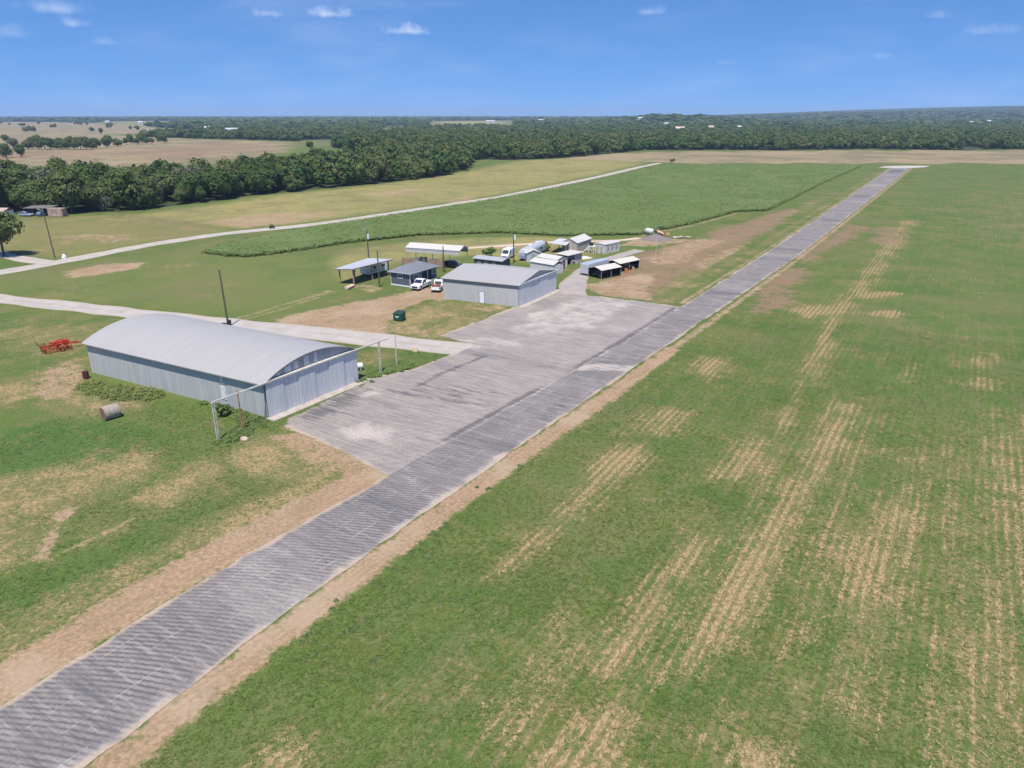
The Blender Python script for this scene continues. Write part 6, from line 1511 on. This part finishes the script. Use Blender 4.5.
for i, p in enumerate([(-1683.10, 824.82), (-2058.77, 1079.54), (-2535.59, 1197.17), (-1440.47, 821.70), (-1318.42, 767.55), (-525.48, 500.11), (-948.38, 757.30), (-1067.77, 845.21)]):
    plant_tree(*p, i % 8, 1.0, i * 1.3, 'lone tree on the dry pasture far beyond the woods', 'lone pasture trees', 'field_tree')

PAST = [(-1801.60, 752.35), (-3229.01, 1354.64), (-2912.52, 1548.21), (-2141.54, 1323.07), (-1354.78, 972.23), (-1061.28, 660.09), (-1453.03, 768.83)]
rr2 = random.Random(77); k_ = 0
while k_ < 34:
    u, v = rr2.uniform(min(p[0] for p in PAST), max(p[0] for p in PAST)), rr2.uniform(min(p[1] for p in PAST), max(p[1] for p in PAST))
    if not in_poly(np.array([u]), np.array([v]), PAST)[0]: continue
    for q in range(rr2.choice([1, 1, 2, 4])):
        plant_tree(u + rr2.uniform(-14, 14), v + rr2.uniform(-9, 9), rr2.choice([0, 1, 4, 5, 6, 7]), rr2.uniform(.8, 1.3), rr2.uniform(0, 6), 'tree scattered over the farthest dry pasture at the left skyline', 'trees scattered over the far pasture', 'field_tree'); k_ += 1
CAMV = (-math.sin(R(31.45)), math.cos(R(31.45)))
def view_ok(x, y, marg=1.12):
    d = x * CAMV[0] + y * CAMV[1]; s_ = x * CAMV[1] - y * CAMV[0]
    return (d > 5) & (np.abs(s_) < d * .711 * marg + 8)

pts = []
rng = np.random.default_rng(5)
def scatter(xlo, xhi, ylo, yhi, sp):
    nx_, ny_ = int((xhi - xlo) / sp), int((yhi - ylo) / sp)
    X, Y = np.meshgrid(xlo + (np.arange(nx_) + .5) * sp, ylo + (np.arange(ny_) + .5) * sp)
    X = X.ravel() + rng.uniform(-.45, .45, X.size) * sp; Y = Y.ravel() + rng.uniform(-.45, .45, Y.size) * sp
    return X, Y
def wooded(X, Y, soft=0.0):
    k = np.zeros(X.shape, bool)
    for p in WOODS: k |= in_poly(X, Y, p)
    for p in CLEAR: k &= ~in_poly(X, Y, p)
    return k
bands = [(0, 520, 6.6), (520, 800, 7.4), (800, 1200, 9.5), (1200, 1900, 15), (1900, 3200, 25), (3200, 5500, 42), (5500, 10500, 75)]
allp = []
for r0, r1, sp in bands:
    e = r1 * 1.35
    X, Y = scatter(-e, e * .75, 60 if r0 < 100 else 0, e, sp)
    D_ = X * CAMV[0] + Y * CAMV[1]
    k = (D_ >= r0) & (D_ < r1) & view_ok(X, Y)
    X, Y, D_ = X[k], Y[k], D_[k]
    k = wooded(X, Y)
    # ragged thinning: small glades in the wider woods
    gl = vnoise(X, Y, max(45, sp * 3.2), 77)
    k &= ~((gl > (.83 if r0 < 1200 else .72)) & (D_ > 620))
    # keep the view to each far building open
    for q in FAR:
        bx, by = q[0]; bd = math.hypot(bx, by); ux, uy = bx / bd, by / bd
        al = X * ux + Y * uy; la = np.abs(X * uy - Y * ux)
        k &= ~((al > bd - bd * .16) & (al < bd + q[2] + 10) & (la < q[1] * .75 + 4))
    allp.append(np.stack([X[k], Y[k], np.full(k.sum(), sp), D_[k]], 1))
allp = np.concatenate(allp)
allp = allp[np.argsort(allp[:, 3])]
# the largest ones in the picture are trees of their own
NEAR_N = 215
front = allp[:, 3].copy()
sel = np.zeros(len(allp), bool); sel[np.argsort(front)[:NEAR_N]] = True
rr = random.Random(4)
for x, y, sp, d in allp[sel]:
    a = (x * CAMV[1] - y * CAMV[0]) / d
    if a < -.45: lb, gr = 'tree in the woods behind the open shed at left', 'woods behind the open shed'
    elif a < -.25: lb, gr = 'tree in the dense woods bordering the meadow, between the shed and the yellow pasture', 'woods along the meadow'
    else: lb, gr = 'tree in the woods along the yellow dry pasture', 'woods along the yellow pasture'
    plant_tree(x, y, rr.choice([0, 1, 2, 3, 4, 5, 7, 0, 1, 2, 3, 4, 6]), rr.choice([.6, .75, .9, 1.0, 1.1, 1.25, 1.45]), rr.uniform(0, 6.28), lb, gr)
# the rest: one mass
LOW = []
for k in range(10):
    LOW.append(crown_pts(300 + k, 4.6, .4, 9.6, 10, 34, .66))
VLOW = []
for k in range(6):
    VLOW.append(crown_pts(400 + k, 4.6, .6, 9.6, 7, 6, 1.7))
parts, tints = [], []
rest = allp[~sel]
zz = height(rest[:, 0], rest[:, 1])
rs = np.random.default_rng(9)
gzone = vnoise(rest[:, 0], rest[:, 1], 60, 3)
for i in range(len(rest)):
    x, y, sp, d = rest[i]
    proto = LOW[rs.integers(len(LOW))] if sp < 20 else VLOW[rs.integers(len(VLOW))]
    s_ = sp / 7.0 * rs.uniform(.9, 1.25) if sp > 7 else rs.uniform(.85, 1.2)
    sz = rs.choice([.6, .75, .9, 1.0, 1.15, 1.4]) * (1 if sp < 20 else 1.1 if sp < 40 else 1.3)
    a = rs.uniform(0, 6.28); ca, sa = math.cos(a) * s_, math.sin(a) * s_
    q = proto
    parts.append(np.stack([q[..., 0] * ca - q[..., 1] * sa + x, q[..., 0] * sa + q[..., 1] * ca + y, q[..., 2] * sz + zz[i]], -1))
    tints.append(np.full(len(q), (rs.uniform(0, .5) + .5 * gzone[i] ** 1.0)))
Q = np.concatenate(parts)
tag(link('far_woods', quad_mesh('far_woods', Q, LEAF, np.concatenate(tints))), 'dense dark green woods spreading to the horizon', 'woods', kind='stuff')
print('far trees', len(rest), 'quads', len(Q))

# crop field: a thick stand of green plants
cx, cy = np.meshgrid(np.arange(-195, -55, 1.0), np.arange(95, 565, 1.0))
jx = cx + .6 * (vnoise(cx, cy, 1, 41) - .5); jy = cy + .6 * (vnoise(cx, cy, 1, 42) - .5)
n_, k_ = cx.shape; I_ = np.arange(n_ * k_).reshape(n_, k_)
F_ = np.stack([I_[:-1, :-1], I_[:-1, 1:], I_[1:, 1:], I_[1:, :-1]], -1).reshape(-1, 4)
ins = in_poly(jx.ravel(), jy.ravel(), CORN)
F_ = F_[ins[F_].all(1)]
ed = np.clip(dist_line(jx.ravel(), jy.ravel(), CORN, True) / 1.2, 0, 1)
zc = .10 + ed * (.32 + .38 * vnoise(cx, cy, 1.0, 43).ravel() + .25 * vnoise(cx, cy, 7, 44).ravel())
CROP = leaf_mat('crop_leaves', (0.168, 0.236, 0.070), (0.215, 0.272, 0.098), (0.198, 0.266, 0.086), .4)
cm = np_mesh('crop', np.stack([jx.ravel(), jy.ravel(), zc], 1), F_, CROP, {'tint': vnoise(cx, cy, 9, 45).ravel() * .7})
rc = np.random.default_rng(31)
N_ = 170000
X = rc.uniform(-195, -55, N_); Y = rc.uniform(95, 565, N_); k = in_poly(X, Y, CORN); X, Y = X[k], Y[k]
# denser along the near edges
bl = smooth_line(CORN[:14] , .22); EX = bl[:, 0] + rc.uniform(-.9, .5, len(bl)); EY = bl[:, 1] + rc.uniform(-.3, 1.1, len(bl)); X = np.r_[X, EX]; Y = np.r_[Y, EY]; EX = bl[:, 0] + rc.uniform(-.9, .9, len(bl)); EY = bl[:, 1] + rc.uniform(-.9, .9, len(bl)); X = np.r_[X, EX]; Y = np.r_[Y, EY]
n = len(X); hgt = rc.uniform(.6, 1.05, n) * (.85 + .3 * vnoise(X, Y, 12, 46))
C = []; Nn = []; Sz = []
for q in range(4):
    a = rc.uniform(0, 6.28, n); ff = rc.uniform(.45, 1.0, n)
    C.append(np.stack([X + np.cos(a) * .18, Y + np.sin(a) * .18, hgt * ff], 1)); Nn.append(np.stack([np.cos(a) * .6, np.sin(a) * .6, rc.uniform(.7, 1.5, n)], 1)); Sz.append(rc.uniform(.09, .20, n))
Qc = quads(np.concatenate(C), np.concatenate(Nn), np.concatenate(Sz), rc)
tc_ = np.tile(vnoise(X, Y, 9, 45) * .7 + rc.uniform(0, .25, n), 4)
ob = link('crop', cm); tag(ob, 'tall thick green crop filling the field left of the runway', 'crop', kind='stuff')
po = link('crop_plants', quad_mesh('crop_plants', Qc, CROP, tc_)); po.parent = ob

# ------------------------------------------------------------------ near grass, straw, weeds
def tufts(name, label, N, box, sz, keep, m, seed, flat=1.0):
    r_ = np.random.default_rng(seed)
    X = r_.uniform(box[0], box[1], N); Y = r_.uniform(box[2], box[3], N)
    d = np.hypot(X, Y); k = view_ok(X, Y, 1.15) & (r_.uniform(0, 1, N) < np.clip(42 / d, 0, 1) ** 1.3)
    X, Y = X[k], Y[k]; k = keep(X, Y, r_); X, Y = X[k], Y[k]; n = len(X)
    Qs = []
    for q in range(3):
        a = r_.uniform(0, 6.28, n); h = r_.uniform(*sz, n); wd = r_.uniform(.015, .035, n); le = r_.uniform(.12, .30, n) * flat
        ca, sa = np.cos(a), np.sin(a); ox = r_.uniform(-.1, .1, n); oy = r_.uniform(-.1, .1, n)
        b0 = np.stack([X + ox - sa * wd, Y + oy + ca * wd, np.zeros(n)], 1); b1 = np.stack([X + ox + sa * wd, Y + oy - ca * wd, np.zeros(n)], 1)
        t0 = np.stack([X + ox + ca * le + sa * wd * .4, Y + oy + sa * le - ca * wd * .4, h], 1); t1 = np.stack([X + ox + ca * le - sa * wd * .4, Y + oy + sa * le + ca * wd * .4, h * .9], 1)
        Qs.append(np.stack([b0, b1, t0, t1], 1))
    Q = np.concatenate(Qs); print(name, len(Q))
    tn = np.tile(vnoise(X, Y, 2.5, seed) * .6 + r_.uniform(0, .3, n), 3)
    return tag(link(name, quad_mesh(name, Q, m, tn)), label, 'grass', kind='stuff')
def off_paving(X, Y):
    rd = np.zeros(X.shape, bool)
    for p_, w_ in ((ROAD1, 3.8), (ROAD2, 3.4), (DRIVE3, 3.2), (SPUR, 2.6)): rd |= dist_line(X, Y, p_) < w_
    return ~(rd | ((X > run_l(Y) - .3) & (X < run_r(Y) + .3)) | in_poly(X, Y, AP) | in_poly(X, Y, [(-62.5, 50), (-62, 66), (-97, 64), (-97, 47)]))
def keep_grass(X, Y, r_):
    M_ = masks(X, Y, ['dry', 'dirt', 'brown'])
    p = np.clip(1.05 - 1.15 * M_['dry'], 0, 1) * np.clip(1 - 1.5 * M_['dirt'], 0, 1) * np.clip(1 - M_['brown'], 0, 1)
    return off_paving(X, Y) & (r_.uniform(0, 1, len(X)) < p * (.35 + .9 * vnoise(X, Y, 3.0, 60)))
def keep_straw(X, Y, r_):
    M_ = masks(X, Y, ['dry', 'dirt'])
    row = .5 + .5 * np.sin(2 * np.pi * X / .76)
    return off_paving(X, Y) & (M_['dry'] > .4) & (r_.uniform(0, 1, len(X)) < (.25 + .75 * row) * (.4 + .6 * vnoise(X, Y, 2.0, 61)))
GT = leaf_mat('grass_blades', (0.082, 0.138, 0.028), (0.150, 0.172, 0.040), (0.112, 0.158, 0.034), .25)
ST = leaf_mat('straw_stubble', (0.25, 0.180, 0.088), (0.40, 0.305, 0.160), (0.34, 0.255, 0.132), .1)
tufts('grass', 'short green field grass with darker tufts', 460000, (-85, 75, 8, 130), (.03, .09), keep_grass, GT, 71)
tufts('straw', 'dry tan straw lying in the mown rows', 260000, (-75, 75, 8, 130), (.02, .06), keep_straw, ST, 72, .8)

def weed_clumps(name, label, spots, m, seed, leaf=.12):
    r_ = np.random.default_rng(seed); Qs = []
    for (x, y, rad, h, n) in spots:
        d = r_.normal(size=(n, 3)); d[:, 2] = np.abs(d[:, 2]); d /= np.linalg.norm(d, axis=1)[:, None]
        C = np.array([x, y, 0]) + d * np.array([rad, rad, h]) * r_.uniform(.35, 1.05, (n, 1))
        Qs.append(quads(C, d * .6 + r_.normal(size=d.shape) * .4 + [0, 0, .9], leaf * r_.uniform(.6, 1.4, n), r_))
    Q = np.concatenate(Qs)
    return tag(link(name, quad_mesh(name, Q, m, r_.uniform(0, 1, len(Q)))), label, 'weeds', kind='stuff')
rw = np.random.default_rng(12)
def fill(poly, n, rad, h):
    xs = [p[0] for p in poly]; ys = [p[1] for p in poly]; out = []
    while len(out) < n:
        x, y = rw.uniform(min(xs), max(xs)), rw.uniform(min(ys), max(ys))
        if in_poly(np.array([x]), np.array([y]), poly)[0]: out.append((x, y, rad * rw.uniform(.6, 1.4), h * rw.uniform(.5, 1.3), int(220 * rad + 40)))
    return out
WEED = leaf_mat('weed_leaves', (0.200, 0.245, 0.070), (0.260, 0.285, 0.100), (0.225, 0.265, 0.085), .35)
WEED_D = leaf_mat('dark_weed_leaves', (0.135, 0.200, 0.058), (0.175, 0.235, 0.078), (0.150, 0.215, 0.068), .35)
LUSHW = leaf_mat('lush_weed_leaves', (0.115, 0.185, 0.060), (0.155, 0.220, 0.080), (0.130, 0.200, 0.068), .35)
sp = fill([(-93.65, 44.16), (-93.65, 46.76), (-89.08, 47.81), (-81.94, 49.66), (-79.69, 47.45), (-82.52, 45.33), (-87.48, 43.85)], 130, .5, .6)
weed_clumps('tall_weeds', 'tall yellow green weeds heaped against the long hangar wall', sp, WEED, 1, .065)
sp = fill([(-75.74, 49.48), (-72.10, 50.57), (-63.73, 50.34), (-62.51, 48.43), (-64.82, 48.00), (-69.44, 48.92)], 60, .5, .32) + fill([(-63.30, 42.47), (-64.81, 47.03), (-63.40, 49.19), (-62.35, 46.64), (-61.85, 43.35)], 45, .45, .3)
weed_clumps('wall_weeds', 'dark green weeds along the hangar corner under the rail posts', sp, WEED_D, 2, .07)
sp = []
for (x, y) in [(-29.99, 28.25), (-30.19, 30.06), (-26.45, 27.82), (-29.11, 32.79), (-32.20, 37.67), (-32.05, 35.41), (-32.20, 33.39), (-32.33, 30.03), (-32.84, 40.87), (-32.77, 39.16), (-26.02, 36.04), (-26.78, 34.48), (-32.91, 49.86), (-32.81, 55.17), (-32.38, 26.55), (-31.28, 25.85), (-32.35, 42.45)]:
    for q in range(4): sp.append((x + rw.normal() * .45, y + rw.normal() * .45, .24, .14, 45))
weed_clumps('edge_weeds', 'small bright green weed tufts beside the right margin of the runway', sp, LUSHW, 4, .045)
sp = [(q[0] + rw.normal() * .5, q[1] + rw.normal() * .5, .45, .35, 50) for q in smooth_line([(-62.87, 65.14), (-63.01, 66.83), (-62.25, 71.03), (-61.59, 73.89)], .6)]
weed_clumps('apron_weeds', 'weeds growing along the apron edge beside the hangar rail posts', sp, WEED_D, 5, .09)

def shrub(loc, r, h, label, n, m, leaf, seed):
    T = thing('shrub', label, 'shrub', loc)
    Q = crown_pts(seed, r, h * .1, h, 7, n, leaf); c = link('foliage', quad_mesh('foliage', Q, m)); c.parent = T
    b = MB()
    for k in range(5): b.tube((0, 0, -.05), (math.cos(k * 1.26) * r * .5, math.sin(k * 1.26) * r * .5, h * .6), .04, .015, n=5)
    b.build('stem', BARK, T)
shrub((-69.11, 48.24), .95, 1.9, 'leafy green shrub against the hangar wall behind the pale rail post', 90, WEED_D, .11, 501)
shrub((-96.69, 147.74), 2.0, 2.6, 'green bush behind the low dark shed', 90, WEED_D, .25, 502)
shrub((-183.94, 521.32), 2.4, 3.4, 'small dark bush at the far end of the farm road', 90, LEAF, .3, 503)
shrub((-89.65, 163.40), 1.5, 2.2, 'dark green bush at the rear of the rounded silver trailer', 80, WEED_D, .22, 504)

# ------------------------------------------------------------------ haze
if HAZE > 0:
    m = bpy.data.materials.new('haze'); m.use_nodes = True
    nt = m.node_tree; nt.nodes.remove(nt.nodes['Principled BSDF'])
    pv = nt.nodes.new('ShaderNodeVolumePrincipled'); pv.inputs['Color'].default_value = HAZE_COL; pv.inputs['Density'].default_value = HAZE
    pv.inputs['Anisotropy'].default_value = 0.0
    nt.links.new(pv.outputs[0], nt.nodes['Material Output'].inputs['Volume'])
    q = MB(); q.box(-12600, 12600, -12600, 12600, -1.0, float(fz.max()) + 18); o = q.build('haze', m); tag(o, kind='stuff')
